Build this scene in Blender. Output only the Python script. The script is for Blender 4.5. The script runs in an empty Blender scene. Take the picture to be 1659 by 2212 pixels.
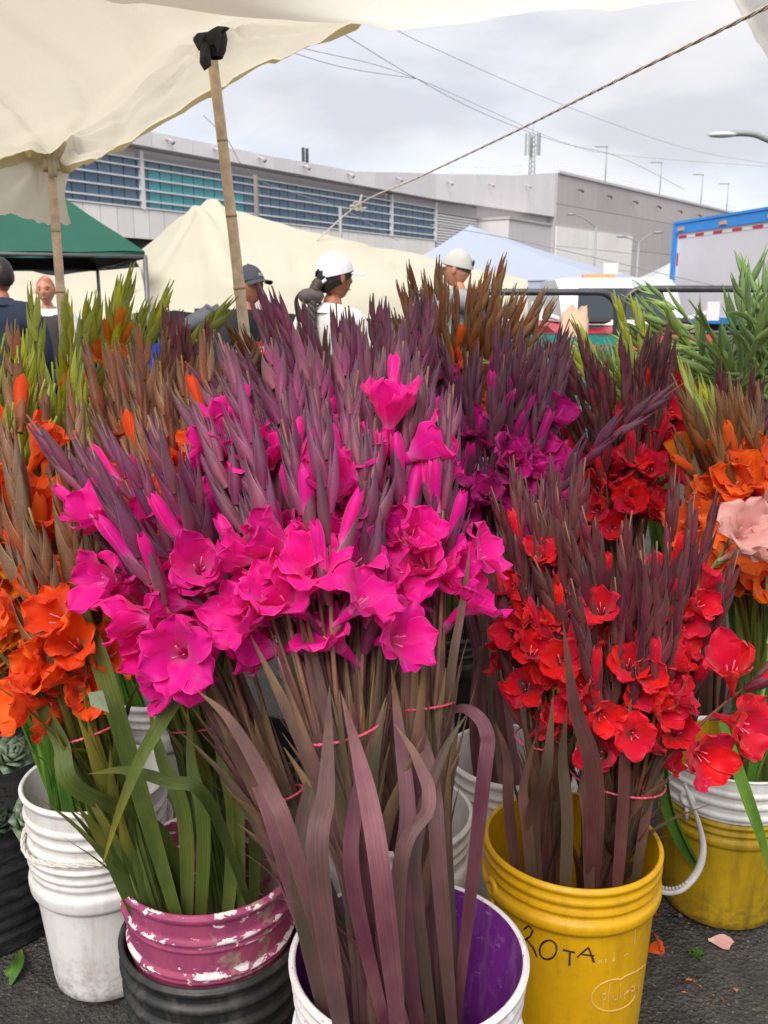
import bpy, bmesh, math, random
from mathutils import Vector, Matrix, noise
PI = math.pi
rad = math.radians
sc = bpy.context.scene
col = sc.collection
rnd = random.Random(11)

# ------------------------------------------------------------------ camera
CAM_H = 1.40
FOC = 1950.0                                  # focal length in units of a 1659 x 2212 picture
PITCH = math.atan(451.0 / FOC)
YS = 1.185                                    # scale of the distances listed below
cam_d = bpy.data.cameras.new('camera')
cam = bpy.data.objects.new('camera', cam_d)
col.objects.link(cam)
cam.location = (0, 0, CAM_H)
cam.rotation_euler = (rad(90) - PITCH, 0, 0)
cam_d.sensor_fit = 'VERTICAL'
cam_d.sensor_height = 36.0
cam_d.lens = 36.0 * FOC / 2212.0
cam_d.clip_start = 0.02
cam_d.clip_end = 3000
cam_d.dof.use_dof = True
cam_d.dof.focus_distance = 1.6
cam_d.dof.aperture_fstop = 11.0
sc.camera = cam

# ------------------------------------------------------------------ sky, sun, exposure
SUN_EL, SUN_AZ = rad(48), rad(198)            # azimuth clockwise from +Y
world = bpy.data.worlds.new('World')
sc.world = world
world.use_nodes = True
wt = world.node_tree
wt.nodes.clear()
wo = wt.nodes.new('ShaderNodeOutputWorld')
bg = wt.nodes.new('ShaderNodeBackground')
bg.inputs['Strength'].default_value = 0.105
sky = wt.nodes.new('ShaderNodeTexSky')
sky.sky_type = 'NISHITA'
sky.sun_disc = False
sky.sun_elevation = SUN_EL
sky.sun_rotation = SUN_AZ
sky.altitude = 2600
sky.dust_density = 2.0
tc = wt.nodes.new('ShaderNodeTexCoord')
mp = wt.nodes.new('ShaderNodeMapping')
mp.inputs['Scale'].default_value = (1.0, 1.0, 2.6)
mp.inputs['Location'].default_value = (0.35, 0.1, 0.4)
wt.links.new(tc.outputs['Generated'], mp.inputs['Vector'])
n1 = wt.nodes.new('ShaderNodeTexNoise')
n1.inputs['Scale'].default_value = 3.1
n1.inputs['Detail'].default_value = 7
n1.inputs['Roughness'].default_value = 0.52
n1.inputs['Distortion'].default_value = 0.25
wt.links.new(mp.outputs[0], n1.inputs['Vector'])
cr = wt.nodes.new('ShaderNodeValToRGB')       # cloud body: grey undersides to bright tops
cr.color_ramp.elements[0].position = 0.37
cr.color_ramp.elements[0].color = (0.76, 0.765, 0.83, 1)
cr.color_ramp.elements[1].position = 0.57
cr.color_ramp.elements[1].color = (1.0, 0.985, 0.985, 1)
e = cr.color_ramp.elements.new(0.47)
e.color = (0.90, 0.90, 0.935, 1)
wt.links.new(n1.outputs['Fac'], cr.inputs['Fac'])
vm = wt.nodes.new('ShaderNodeVectorMath')
vm.operation = 'SCALE'
vm.inputs['Scale'].default_value = 3.45
wt.links.new(cr.outputs['Color'], vm.inputs[0])
n2 = wt.nodes.new('ShaderNodeTexNoise')
n2.inputs['Scale'].default_value = 1.7
n2.inputs['Detail'].default_value = 5
mp2 = wt.nodes.new('ShaderNodeMapping')
mp2.inputs['Scale'].default_value = (1, 1, 3.0)
mp2.inputs['Location'].default_value = (4.1, 2.2, 0)
wt.links.new(tc.outputs['Generated'], mp2.inputs['Vector'])
wt.links.new(mp2.outputs[0], n2.inputs['Vector'])
cov = wt.nodes.new('ShaderNodeMapRange')
cov.inputs['From Min'].default_value = 0.32
cov.inputs['From Max'].default_value = 0.46
cov.inputs['To Min'].default_value = 0.88
cov.inputs['To Max'].default_value = 1.0
wt.links.new(n2.outputs['Fac'], cov.inputs['Value'])
mx = wt.nodes.new('ShaderNodeMix')
mx.data_type = 'RGBA'
wt.links.new(cov.outputs['Result'], mx.inputs['Factor'])
wt.links.new(sky.outputs['Color'], mx.inputs[6])
wt.links.new(vm.outputs['Vector'], mx.inputs[7])
wt.links.new(mx.outputs[2], bg.inputs['Color'])
wt.links.new(bg.outputs[0], wo.inputs['Surface'])

sun_d = bpy.data.lights.new('sun', 'SUN')
sun_d.energy = 1.5
sun_d.angle = rad(40)
sun_d.color = (1.0, 0.965, 0.91)
sun = bpy.data.objects.new('sun', sun_d)
col.objects.link(sun)
to_sun = Vector((math.sin(SUN_AZ) * math.cos(SUN_EL), math.cos(SUN_AZ) * math.cos(SUN_EL), math.sin(SUN_EL)))
sun.rotation_euler = (-to_sun).to_track_quat('-Z', 'Y').to_euler()
sun.location = (0, 0, 30)

sc.view_settings.view_transform = 'Standard'
sc.view_settings.look = 'None'
sc.view_settings.gamma = 1.0
sc.view_settings.use_curve_mapping = False
sc.view_settings.exposure = 1.42
sc.cycles.max_bounces = 7
sc.cycles.diffuse_bounces = 4
sc.cycles.transparent_max_bounces = 8
sc.cycles.transmission_bounces = 6
sc.cycles.use_denoising = True

# ------------------------------------------------------------------ where a picture point lies at a given distance
SP, CP = math.sin(PITCH), math.cos(PITCH)
def ray(u, v):
    x, y = (u - 829.5) / FOC, (v - 1106.0) / FOC
    return Vector((x, CP - SP * y, -(SP + CP * y)))
def at_abs(u, v, Y):
    d = ray(u, v)
    return Vector((0, 0, CAM_H)) + d * (Y / d.y)
def at(u, v, Y):
    return at_abs(u, v, Y * YS)
def at_z(u, v, z):
    d = ray(u, v)
    return Vector((0, 0, CAM_H)) + d * ((z - CAM_H) / d.z)
def at_cyl(u, v, cx, cy, r):
    d = ray(u, v)
    a = d.x ** 2 + d.y ** 2
    b = -2 * (d.x * cx + d.y * cy)
    c = cx * cx + cy * cy - r * r
    disc = b * b - 4 * a * c
    t = (-b - math.sqrt(max(disc, 0))) / (2 * a)
    return Vector((0, 0, CAM_H)) + d * t

# ------------------------------------------------------------------ mesh helpers
def link(o):
    col.objects.link(o)
    return o
def mesh(name, v, f, mats=None, uv=None, smooth=True, mi=None):
    me = bpy.data.meshes.new(name)
    me.from_pydata([tuple(p) for p in v], [], f)
    if mats is not None:
        for m in (mats if isinstance(mats, (list, tuple)) else [mats]):
            me.materials.append(m)
    if smooth:
        me.polygons.foreach_set('use_smooth', [True] * len(me.polygons))
    if mi is not None:
        me.polygons.foreach_set('material_index', mi)
    if uv is not None:
        ul = me.uv_layers.new(name='UVMap')
        li = [0] * len(me.loops)
        me.loops.foreach_get('vertex_index', li)
        fl = []
        for i in li:
            fl.extend(uv[i])
        ul.data.foreach_set('uv', fl)
    me.update()
    return me
def ob(name, me, parent=None, mat=None):
    o = bpy.data.objects.new(name, me)
    col.objects.link(o)
    if parent is not None:
        o.parent = parent
    if mat is not None:
        o.matrix_basis = mat
    return o
def empty(name, loc=(0, 0, 0), rz=0.0):
    o = bpy.data.objects.new(name, None)
    o.empty_display_size = 0.05
    o.location = loc
    o.rotation_euler = (0, 0, rz)
    col.objects.link(o)
    return o
def tag(o, label=None, cat=None, group=None, kind=None):
    if label: o['label'] = label
    if cat: o['category'] = cat
    if group: o['group'] = group
    if kind: o['kind'] = kind
    return o

class MB:
    """collects pieces of ONE part"""
    def __init__(s):
        s.v, s.f, s.uv, s.mi = [], [], [], []
    def add(s, v, f, uv=None, mi=0, M=None):
        o = len(s.v)
        s.v.extend([(M @ Vector(p)) if M is not None else Vector(p) for p in v])
        s.f.extend([tuple(i + o for i in q) for q in f])
        s.uv.extend(uv if uv is not None else [(0.5, 0.5)] * len(v))
        s.mi.extend([mi] * len(f))
        return s
    def box(s, lo, hi, mi=0, M=None):
        (a, b, c), (d, e, g) = lo, hi
        v = [(a, b, c), (d, b, c), (d, e, c), (a, e, c), (a, b, g), (d, b, g), (d, e, g), (a, e, g)]
        f = [(3, 2, 1, 0), (4, 5, 6, 7), (0, 1, 5, 4), (1, 2, 6, 5), (2, 3, 7, 6), (3, 0, 4, 7)]
        return s.add(v, f, None, mi, M)
    def tube(s, pts, r, sides=8, mi=0, cap=True, M=None, flat=1.0, up=None):
        v, f, uv = tube_geo(pts, r, sides, cap, flat, up)
        return s.add(v, f, uv, mi, M)
    def lathe(s, prof, segs=32, mi=0, M=None, closed=False):
        v, f, uv = lathe_geo(prof, segs)
        return s.add(v, f, uv, mi, M)
    def build(s, name, mats, parent=None, smooth=True, mat=None):
        return ob(name, mesh(name, s.v, s.f, mats, s.uv, smooth, s.mi), parent, mat)

def tube_geo(pts, r, sides=8, cap=True, flat=1.0, up=None):
    pts = [Vector(p) for p in pts]
    n = len(pts)
    rr = [r] * n if isinstance(r, (int, float)) else r
    v, f, uv = [], [], []
    prev = None
    for i, p in enumerate(pts):
        t = (pts[min(i + 1, n - 1)] - pts[max(i - 1, 0)])
        t = t.normalized() if t.length > 1e-9 else Vector((0, 0, 1))
        if prev is None:
            a = Vector(up) if up is not None else (Vector((0, 0, 1)) if abs(t.z) < .9 else Vector((1, 0, 0)))
            x = (a - t * a.dot(t)).normalized()
        else:
            x = prev - t * prev.dot(t)
            x = x.normalized() if x.length > 1e-6 else t.orthogonal().normalized()
        prev = x
        y = t.cross(x)
        for k in range(sides):
            an = 2 * PI * k / sides
            v.append(p + (x * math.cos(an) + y * math.sin(an) * flat) * rr[i])
            uv.append((k / sides, i / max(1, n - 1)))
    for i in range(n - 1):
        for k in range(sides):
            k2 = (k + 1) % sides
            f.append((i * sides + k, i * sides + k2, (i + 1) * sides + k2, (i + 1) * sides + k))
    if cap:
        f.append(tuple(range(sides - 1, -1, -1)))
        f.append(tuple((n - 1) * sides + k for k in range(sides)))
    return v, f, uv
def lathe_geo(prof, segs=32):
    v, f, uv = [], [], []
    n = len(prof)
    for i, (r, z) in enumerate(prof):
        for k in range(segs):
            a = 2 * PI * k / segs
            v.append((r * math.cos(a), r * math.sin(a), z))
            uv.append((k / segs, i / (n - 1)))
    for i in range(n - 1):
        for k in range(segs):
            k2 = (k + 1) % segs
            f.append((i * segs + k, i * segs + k2, (i + 1) * segs + k2, (i + 1) * segs + k))
    return v, f, uv
def grid_geo(nu, nv, fn):
    v, f, uv = [], [], []
    for j in range(nv + 1):
        for i in range(nu + 1):
            v.append(fn(i / nu, j / nv))
            uv.append((i / nu, j / nv))
    for j in range(nv):
        for i in range(nu):
            a = j * (nu + 1) + i
            f.append((a, a + 1, a + nu + 2, a + nu + 1))
    return v, f, uv
def lerp(a, b, t):
    return a + (b - a) * t
def sstep(a, b, x):
    t = min(1, max(0, (x - a) / (b - a)))
    return t * t * (3 - 2 * t)
def catmull(ps, n):
    """smooth polyline through the points"""
    ps = [Vector(p) for p in ps]
    out = []
    m = len(ps) - 1
    for i in range(m):
        p0 = ps[i - 1] if i > 0 else ps[0] * 2 - ps[1]
        p1, p2 = ps[i], ps[i + 1]
        p3 = ps[i + 2] if i + 2 <= m else ps[m] * 2 - ps[m - 1]
        for k in range(n):
            t = k / n
            out.append(0.5 * ((2 * p1) + (p2 - p0) * t + (2 * p0 - 5 * p1 + 4 * p2 - p3) * t * t + (3 * p1 - p0 - 3 * p2 + p3) * t ** 3))
    out.append(ps[m])
    return out
def catgrid(rows, nu, nv):
    """smooth sheet through a net of points: returns rows of points"""
    r1 = [catmull(r, nu) for r in rows]
    cols = [catmull([r1[j][i] for j in range(len(rows))], nv) for i in range(len(r1[0]))]
    return [[cols[i][j] for i in range(len(cols))] for j in range(len(cols[0]))]

# ------------------------------------------------------------------ materials
class NT:
    def __init__(s, name):
        s.m = bpy.data.materials.new(name)
        s.m.use_nodes = True
        s.t = s.m.node_tree
        s.b = s.t.nodes['Principled BSDF']
        s.out = s.t.nodes['Material Output']
    def n(s, typ, **kw):
        nd = s.t.nodes.new('ShaderNode' + typ)
        for k, val in kw.items():
            if k in nd.inputs.keys():
                s.put(nd.inputs[k], val)
            else:
                setattr(nd, k, val)
        return nd
    def put(s, sock, val):
        if hasattr(val, 'is_output') or isinstance(val, bpy.types.NodeSocket):
            s.t.links.new(val, sock)
        else:
            if isinstance(val, (tuple, list)) and len(val) == 3 and sock.type == 'RGBA':
                val = (*val, 1)
            sock.default_value = val
    def mix(s, fac, a, b, blend='MIX'):
        nd = s.t.nodes.new('ShaderNodeMix')
        nd.data_type = 'RGBA'
        nd.blend_type = blend
        s.put(nd.inputs[0], fac)
        s.put(nd.inputs[6], a)
        s.put(nd.inputs[7], b)
        return nd.outputs[2]
    def math(s, op, a, b=0.0, c=0.0, clamp=False):
        nd = s.t.nodes.new('ShaderNodeMath')
        nd.operation = op
        nd.use_clamp = clamp
        s.put(nd.inputs[0], a)
        s.put(nd.inputs[1], b)
        s.put(nd.inputs[2], c)
        return nd.outputs[0]
    def rng(s, val, a, b, c=0.0, d=1.0, smooth=False):
        nd = s.t.nodes.new('ShaderNodeMapRange')
        if smooth: nd.interpolation_type = 'SMOOTHSTEP'
        for k, x in zip(('Value', 'From Min', 'From Max', 'To Min', 'To Max'), (val, a, b, c, d)):
            s.put(nd.inputs[k], x)
        return nd.outputs[0]
    def coord(s, kind='Object', scale=(1, 1, 1), loc=(0, 0, 0)):
        t = s.t.nodes.new('ShaderNodeTexCoord')
        m = s.t.nodes.new('ShaderNodeMapping')
        m.inputs['Scale'].default_value = scale
        m.inputs['Location'].default_value = loc
        s.t.links.new(t.outputs[kind], m.inputs['Vector'])
        return m.outputs[0]
    def noise(s, scale=5, detail=4, rough=.55, vec=None, dist=0.0):
        nd = s.t.nodes.new('ShaderNodeTexNoise')
        nd.inputs['Scale'].default_value = scale
        nd.inputs['Detail'].default_value = detail
        nd.inputs['Roughness'].default_value = rough
        nd.inputs['Distortion'].default_value = dist
        if vec is not None:
            s.t.links.new(vec, nd.inputs['Vector'])
        return nd.outputs['Fac']
    def random(s):
        return s.t.nodes.new('ShaderNodeObjectInfo').outputs['Random']
    def hsv(s, color, h=.5, sat=1.0, val=1.0):
        nd = s.t.nodes.new('ShaderNodeHueSaturation')
        for k, x in (('Hue', h), ('Saturation', sat), ('Value', val), ('Color', color)):
            s.put(nd.inputs[k], x)
        return nd.outputs[0]
    def bump(s, height, strength=.3, dist=.002):
        nd = s.t.nodes.new('ShaderNodeBump')
        nd.inputs['Strength'].default_value = strength
        nd.inputs['Distance'].default_value = dist
        s.t.links.new(height, nd.inputs['Height'])
        s.t.links.new(nd.outputs[0], s.b.inputs['Normal'])
        return nd.outputs[0]
    def base(s, color=None, rough=None, metal=None, spec=None):
        if color is not None: s.put(s.b.inputs['Base Color'], color)
        if rough is not None: s.put(s.b.inputs['Roughness'], rough)
        if metal is not None: s.put(s.b.inputs['Metallic'], metal)
        if spec is not None: s.put(s.b.inputs['Specular IOR Level'], spec)
        return s.m
    def translucent(s, fac, color, normal=None):
        tr = s.t.nodes.new('ShaderNodeBsdfTranslucent')
        s.put(tr.inputs['Color'], color)
        mx = s.t.nodes.new('ShaderNodeMixShader')
        s.put(mx.inputs[0], fac)
        s.t.links.new(s.b.outputs[0], mx.inputs[1])
        s.t.links.new(tr.outputs[0], mx.inputs[2])
        s.t.links.new(mx.outputs[0], s.out.inputs['Surface'])
        return s.m

def S(r, g, b):
    """sRGB 0-255 to linear"""
    f = lambda c: (c / 255) / 12.92 if c / 255 <= .04045 else ((c / 255 + .055) / 1.055) ** 2.4
    return (f(r), f(g), f(b))
def plain(name, color, rough=.55, metal=0.0, var=.12, scale=18, bump=0.0, spec=.4):
    t = NT(name)
    nz = t.noise(scale, 5, .6, t.coord('Object'))
    c = t.mix(t.rng(nz, .3, .7), tuple(x * (1 - var) for x in color), tuple(min(1, x * (1 + var)) for x in color))
    t.base(c, t.rng(nz, .3, .7, rough - .06, rough + .08), metal, spec)
    if bump: t.bump(nz, bump, .004)
    return t.m
# ------------------------------------------------------------------ ground
def asphalt():
    t = NT('asphalt')
    co = t.coord('Object')
    big = t.noise(1.3, 4, .6, co)
    mid = t.noise(16, 6, .7, co)
    vo = t.n('TexVoronoi', Scale=95.0)
    t.t.links.new(co, vo.inputs['Vector'])
    fine = t.noise(210, 3, .6, co)
    c = t.mix(t.rng(mid, .35, .7), (.014, .013, .012), (.062, .057, .051))
    c = t.mix(t.rng(big, .45, .75, 0, .6), c, (.078, .072, .066))
    stone = t.math('GREATER_THAN', t.noise(120, 2, .5, co), .67)
    c = t.mix(t.math('MULTIPLY', stone, .7), c, (.17, .165, .155))
    moss = t.rng(t.noise(5.5, 5, .7, t.coord('Object', (1, 1, 1), (3, 7, 0))), .62, .74)
    c = t.mix(t.math('MULTIPLY', moss, .35), c, (.055, .055, .02))
    wet = t.rng(t.noise(3.2, 4, .6, t.coord('Object', (1, 1, 1), (9, 2, 0))), .42, .62, .35, .8)
    t.base(c, wet, 0, .5)
    h = t.math('ADD', t.math('MULTIPLY', vo.outputs['Distance'], .6), t.math('ADD', t.math('MULTIPLY', mid, 1.4), t.math('MULTIPLY', fine, .5)))
    t.bump(h, .95, .012)
    return t.m
M_ASPHALT = asphalt()
def ground_fn(a, b):
    return Vector((lerp(-700, 700, a), lerp(-60, 900, b), 0))
g = ob('ground', mesh('ground', *grid_geo(8, 8, ground_fn)[:2], M_ASPHALT, smooth=False))
tag(g, kind='structure', label='dark wet asphalt of the market street')
# loose grit on the asphalt, too fine to count
mb = MB()
r2 = random.Random(5)
for i in range(7000):
    x, y = r2.uniform(-1.5, 1.7), r2.uniform(.9, 3.0)
    s = r2.uniform(.0012, .0048) * (1.9 if r2.random() < .06 else 1)
    pts = []
    for k in range(5):
        a = k * 2 * PI / 5 + r2.uniform(-.3, .3)
        pts.append((x + s * math.cos(a), y + s * .8 * math.sin(a), -.001))
    top = (x + r2.uniform(-.3, .3) * s, y + r2.uniform(-.3, .3) * s, s * .8)
    mb.add(pts + [top], [(k, (k + 1) % 5, 5) for k in range(5)])
M_GRIT = plain('grit', (.085, .08, .074), .8, var=.85, scale=60)
o = mb.build('gravel', M_GRIT, smooth=False)
tag(o, 'fine grey grit scattered over the dark asphalt', 'gravel', kind='stuff')
# ------------------------------------------------------------------ bucket materials
def worn_plastic(name, base, dirt, rough=.42, dirt_lo=.5, dirt_hi=.75, streak=1.0, chips=None, chip_amt=.63, speck=None, speck_amt=.66, patch=None, patch_lo=.55, rub=(), mud_amt=.6):
    t = NT(name)
    co = t.coord('Object')
    n_big = t.noise(7, 6, .65, co)
    n_fine = t.noise(55, 5, .7, co)
    st = t.noise(9, 5, .7, t.coord('Object', (3.2, 3.2, .55)))
    c = t.mix(t.rng(n_big, .35, .7), base, tuple(x * .86 for x in base))
    if patch:
        pm = t.rng(t.noise(9, 5, .6, t.coord('Object', (1, 1, .8), (2, 5, 1)), .6), patch_lo, patch_lo + .04)
        c = t.mix(pm, c, patch)
    c = t.mix(t.math('MULTIPLY', t.rng(st, dirt_lo, dirt_hi), .75 * streak), c, dirt)
    c = t.mix(t.math('MULTIPLY', t.rng(n_fine, .55, .8), .45), c, dirt)
    if chips:
        cn = t.noise(26, 5, .62, t.coord('Object', (1, 1, 2.2)), .8)
        sz = t.n('SeparateXYZ')
        t.t.links.new(co, sz.inputs[0])
        for zc in rub:                                 # paint rubbed off along the ribs
            near = t.rng(t.math('ABSOLUTE', t.math('SUBTRACT', sz.outputs['Z'], zc)), 0, .009, .11, 0)
            cn = t.math('ADD', cn, near)
        cm = t.rng(cn, chip_amt, chip_amt + .015)
        c = t.mix(cm, c, chips)
    if speck:
        sm = t.rng(t.noise(130, 3, .6, co), speck_amt, speck_amt + .03)
        c = t.mix(sm, c, speck)
    # mud splashed up from the asphalt
    sep = t.n('SeparateXYZ')
    t.t.links.new(co, sep.inputs[0])
    mud = t.math('MULTIPLY', t.rng(sep.outputs['Z'], 0, .13, 1, 0), t.rng(n_fine, .42, .6))
    c = t.mix(t.math('MULTIPLY', mud, mud_amt), c, (.045, .036, .028))
    t.base(c, t.rng(n_fine, .3, .8, rough, rough + .25), 0, .45)
    scratch = t.noise(60, 4, .7, t.coord('Object', (1, 1, 5)))
    t.bump(t.math('ADD', scratch, n_fine), .22, .0012)
    return t.m
M_WHITEB = worn_plastic('white_bucket_plastic', (.72, .70, .68), (.40, .34, .29), .4, .48, .78, .8, mud_amt=.45)
M_YELLOWB = worn_plastic('yellow_bucket_plastic', S(206, 156, 0), S(140, 92, 18), .38, .5, .8, .7)
M_YELLOWB2 = worn_plastic('mustard_bucket_plastic', S(172, 140, 8), S(105, 75, 15), .42, .45, .75, .9)
M_PINKB = worn_plastic('pink_painted_plastic', S(158, 66, 100), S(112, 38, 84), .55, .42, .7, .9, chips=(.66, .58, .58), chip_amt=.625, patch=S(150, 132, 106), patch_lo=.565, rub=(.352, .302, .237))
M_BLACKB = worn_plastic('black_bucket_plastic', (.014, .014, .015), (.085, .08, .075), .42, .5, .75, .9)
M_FRONTB = worn_plastic('paint_flecked_white_plastic', (.74, .70, .70), S(176, 152, 120), .45, .5, .75, .8, chips=(.86, .84, .84), speck=S(190, 80, 160), speck_amt=.645)
M_PURPLEIN = worn_plastic('purple_stained_plastic', S(120, 40, 140), S(165, 120, 175), .5, .5, .8, .9, chips=S(150, 125, 160), chip_amt=.66)
M_COLLAR = worn_plastic('white_collar_plastic', (.72, .71, .70), (.45, .42, .40), .42)
M_GREYPL = worn_plastic('grey_handle_plastic', (.50, .48, .46), (.3, .27, .25), .45)
M_WIRE = plain('galvanised_wire', (.38, .37, .36), .4, .9)

def bucket_profile(r0, r1, h, ribs, lip=.006):
    """ribs: (z, half height, bulge); returns outer then inner profile"""
    out = [(r0 * .0, .004), (r0 * .92, .004), (r0, .012)]
    zs = [.03 + (h - .03) * i / 90 for i in range(91)]
    for z in zs:
        r = lerp(r0, r1, z / h)
        b = 0
        for zc, hh, bu in ribs:
            d = abs(z - zc) / hh
            if d < 1:
                b = max(b, bu * (1 - d ** 4))
        out.append((r + b, z))
    out[-1] = (r1 + lip * .6, h - .004)
    out += [(r1 + lip * .4, h), (r1 - .001, h + .0015), (r1 - .004, h - .002)]
    inn = [(r1 - .004, h - .002), (lerp(r0, r1, .7) - .005, h * .7), (lerp(r0, r1, .3) - .005, h * .3), (r0 - .006, .016), (.001, .014)]
    return out, inn
def make_bucket(name, x, y, z, r0, r1, h, ribs, m_out, m_in, label, group=None, segs=72, dent=.0):
    root = empty(name, (x, y, z))
    tag(root, label, 'bucket', group)
    o, i = bucket_profile(r0, r1, h, ribs)
    mb = MB()
    for prof, mi in ((o, 0), (i, 1)):
        v, f, uv = lathe_geo(prof, segs)
        v = [Vector(p) for p in v]
        for p in v:                                    # plastic pails are never quite round
            a = math.atan2(p.y, p.x)
            k = 1 + .008 * math.sin(2 * a + x * 9) + .004 * math.sin(3 * a + y * 7)
            p.x *= k
            p.y *= k
        mb.add(v, f, uv, mi)
    mb.build('body', [m_out, m_in], root)
    return root
def lug(root, ang, r, z, mat, size=.018):
    """bail ear moulded on the wall"""
    mb = MB()
    M = Matrix.Rotation(ang, 4, 'Z') @ Matrix.Translation((r, 0, z)) @ Matrix.Rotation(rad(90), 4, 'Y')
    mb.lathe([(0, 0), (size, 0), (size, .006), (size * .7, .009), (size * .45, .009), (size * .4, .004), (0, .004)], 20, M=M)
    mb.box((-.012, -.004, -.002), (.03, .004, .006), M=Matrix.Rotation(ang, 4, 'Z') @ Matrix.Translation((r, 0, z - .02)) @ Matrix.Rotation(rad(90), 4, 'Y'))
    mb.build('lug', mat, root)
RIB5 = lambda h: [(h * .985, .012, .006), (h * .90, .006, .005), (h * .84, .005, .005), (h * .70, .028, .009)]
# white pail with the purple inside, standing in a second one
BF = (.035, 1.114)
low = make_bucket('white_bucket', *BF, 0, .128, .158, .36, RIB5(.36), M_WHITEB, M_WHITEB, 'plain white bucket on the asphalt under the purple-lined bucket of magenta stems')
bf = make_bucket('white_bucket', *BF, .125, .132, .165, .375, [(.371, .011, .006), (.345, .006, .005), (.322, .005, .005), (.298, .005, .004), (.262, .02, .008)], M_FRONTB, M_PURPLEIN, 'paint-flecked white bucket stained purple inside, holding the big magenta bunch')
lug(bf, rad(-25), .160, .30, M_FRONTB)
lug(bf, rad(155), .160, .30, M_FRONTB)
hp = catmull([Vector((.160 * math.cos(rad(-25)), .160 * math.sin(rad(-25)), .305)), Vector((.178, -.085, .25)), Vector((.168, -.11, .16)), Vector((.10, -.175, .10)), Vector((-.03, -.188, .085)), Vector((-.13, -.13, .15)), Vector((-.165, -.03, .24)), Vector((.160 * math.cos(rad(155)), .160 * math.sin(rad(155)), .305))], 6)
MB().tube(hp, .0045, 8, flat=1.6).build('handle', M_COLLAR, bf)
# yellow pail with the marker lettering
BY = (.3425, 1.467)
by = make_bucket('yellow_bucket', *BY, 0, .132, .155, .455, [(.450, .010, .005), (.427, .006, .006), (.407, .005, .006), (.378, .015, .010)], M_YELLOWB, M_YELLOWB, 'yellow bucket with black hand lettering holding the red bunch')
lug(by, rad(198), .153, .385, M_YELLOWB, .02)
lug(by, rad(18), .153, .385, M_YELLOWB, .02)
wp = catmull([Vector((.158 * math.cos(rad(18)), .158 * math.sin(rad(18)), .385)), Vector((.12, .12, .24)), Vector((.0, .175, .16)), Vector((-.12, .12, .24)), Vector((.158 * math.cos(rad(198)), .158 * math.sin(rad(198)), .385))], 8)
MB().tube(wp, .0018, 6).build('handle', M_WIRE, by)
# pink painted pail pushed into a black one
BP = (-.293, 1.344)
bk = make_bucket('black_bucket', *BP, 0, .128, .150, .365, [(.360, .012, .007), (.325, .008, .009), (.285, .008, .009), (.245, .007, .007), (.2, .006, .005)], M_BLACKB, M_BLACKB, 'black ribbed bucket under the pink painted bucket')
bp = make_bucket('pink_bucket', *BP, .14, .118, .146, .352, [(.347, .012, .006), (.300, .006, .006), (.285, .004, .004), (.235, .005, .006), (.225, .004, .004)], M_PINKB, M_PINKB, 'pink painted bucket with chipped paint holding green-leaved orange stems')
# two white pails, one inside the other
BW = (-.591, 1.675)
wl = make_bucket('white_bucket', *BW, 0, .108, .140, .335, [(.329, .008, .006), (.305, .006, .004), (.288, .006, .003), (.250, .022, .010)], M_WHITEB, M_WHITEB, 'mud-stained white bucket with rope round it, beside the black woven basket')
wu = make_bucket('white_bucket', *BW, .105, .110, .140, .355, [(.350, .010, .005), (.300, .008, .006), (.272, .007, .006), (.232, .016, .008)], M_WHITEB, M_WHITEB, 'white bucket of yellow stems set inside another white bucket')
rp = [Vector((BW[0] + .147 * math.cos(a), BW[1] + .147 * math.sin(a), .347 + .006 * math.sin(3 * a))) for a in [2 * PI * k / 60 for k in range(61)]]
M_ROPE_W = plain('white_cord', (.62, .56, .50), .8, var=.25, scale=120)
mb = MB()
for ph in (0, 2.1, 4.2):
    mb.tube([p + Vector((0, 0, .003 * math.cos(k * 1.3 + ph))) + (p - Vector((BW[0], BW[1], p.z))).normalized() * .003 * math.sin(k * 1.3 + ph) for k, p in enumerate(rp)], .0026, 5)
tag(mb.build('rope', M_ROPE_W), 'dirty white cord tied round the two nested white buckets', 'rope')
# white collar over a yellow pail at the far right
BR = (.806, 1.914)
br = make_bucket('yellow_bucket', *BR, 0, .130, .158, .392, [(.28, .005, .007), (.262, .005, .006), (.236, .012, .007)], M_YELLOWB2, M_YELLOWB2, 'mustard yellow bucket with white upper band and grey plastic handle')
mb = MB()
prof = []
for k in range(40):
    z = .292 + .104 * k / 39
    rr = lerp(.130, .158, z / .392) + .004
    for zc in (.306, .335, .362):
        d = abs(z - zc) / .007
        if d < 1: rr += .005 * (1 - d ** 4)
    prof.append((rr, z))
prof += [(.166, .398), (.160, .400), (.155, .398), (.154, .34)]
mb.lathe(prof, 72)
mb.build('upper_band', M_COLLAR, br)
lug(br, rad(217), .158, .322, M_COLLAR, .02)
lug(br, rad(37), .158, .322, M_COLLAR, .02)
c0 = Vector((BR[0], BR[1], 0))
hpts = [at(1478, 1692, 1.47) - c0, at(1490, 1725, 1.455) - c0, at(1510, 1780, 1.45) - c0, at(1519, 1835, 1.44) - c0, at(1505, 1885, 1.43) - c0, at(1468, 1922, 1.42) - c0, at(1425, 1922, 1.43) - c0, at(1395, 1890, 1.46) - c0, at(1385, 1830, 1.50) - c0]
hc = catmull(hpts, 6)
n = len(hc)
MB().tube(hc, [.0045 + .0045 * sstep(.1, .45, i / n) for i in range(n)], 10, flat=.7).build('handle', M_GREYPL, br)
mb = MB()
for i in range(int(n * .58), int(n * .86)):                       # finger notches under the grip
    d = (hc[i] - hc[i - 1]).normalized()
    mb.tube([hc[i] + Vector((0, 0, .006)), hc[i] + Vector((0, -.001, .012))], [.005, .002], 6)
mb.build('grip', M_GREYPL, br)

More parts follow.
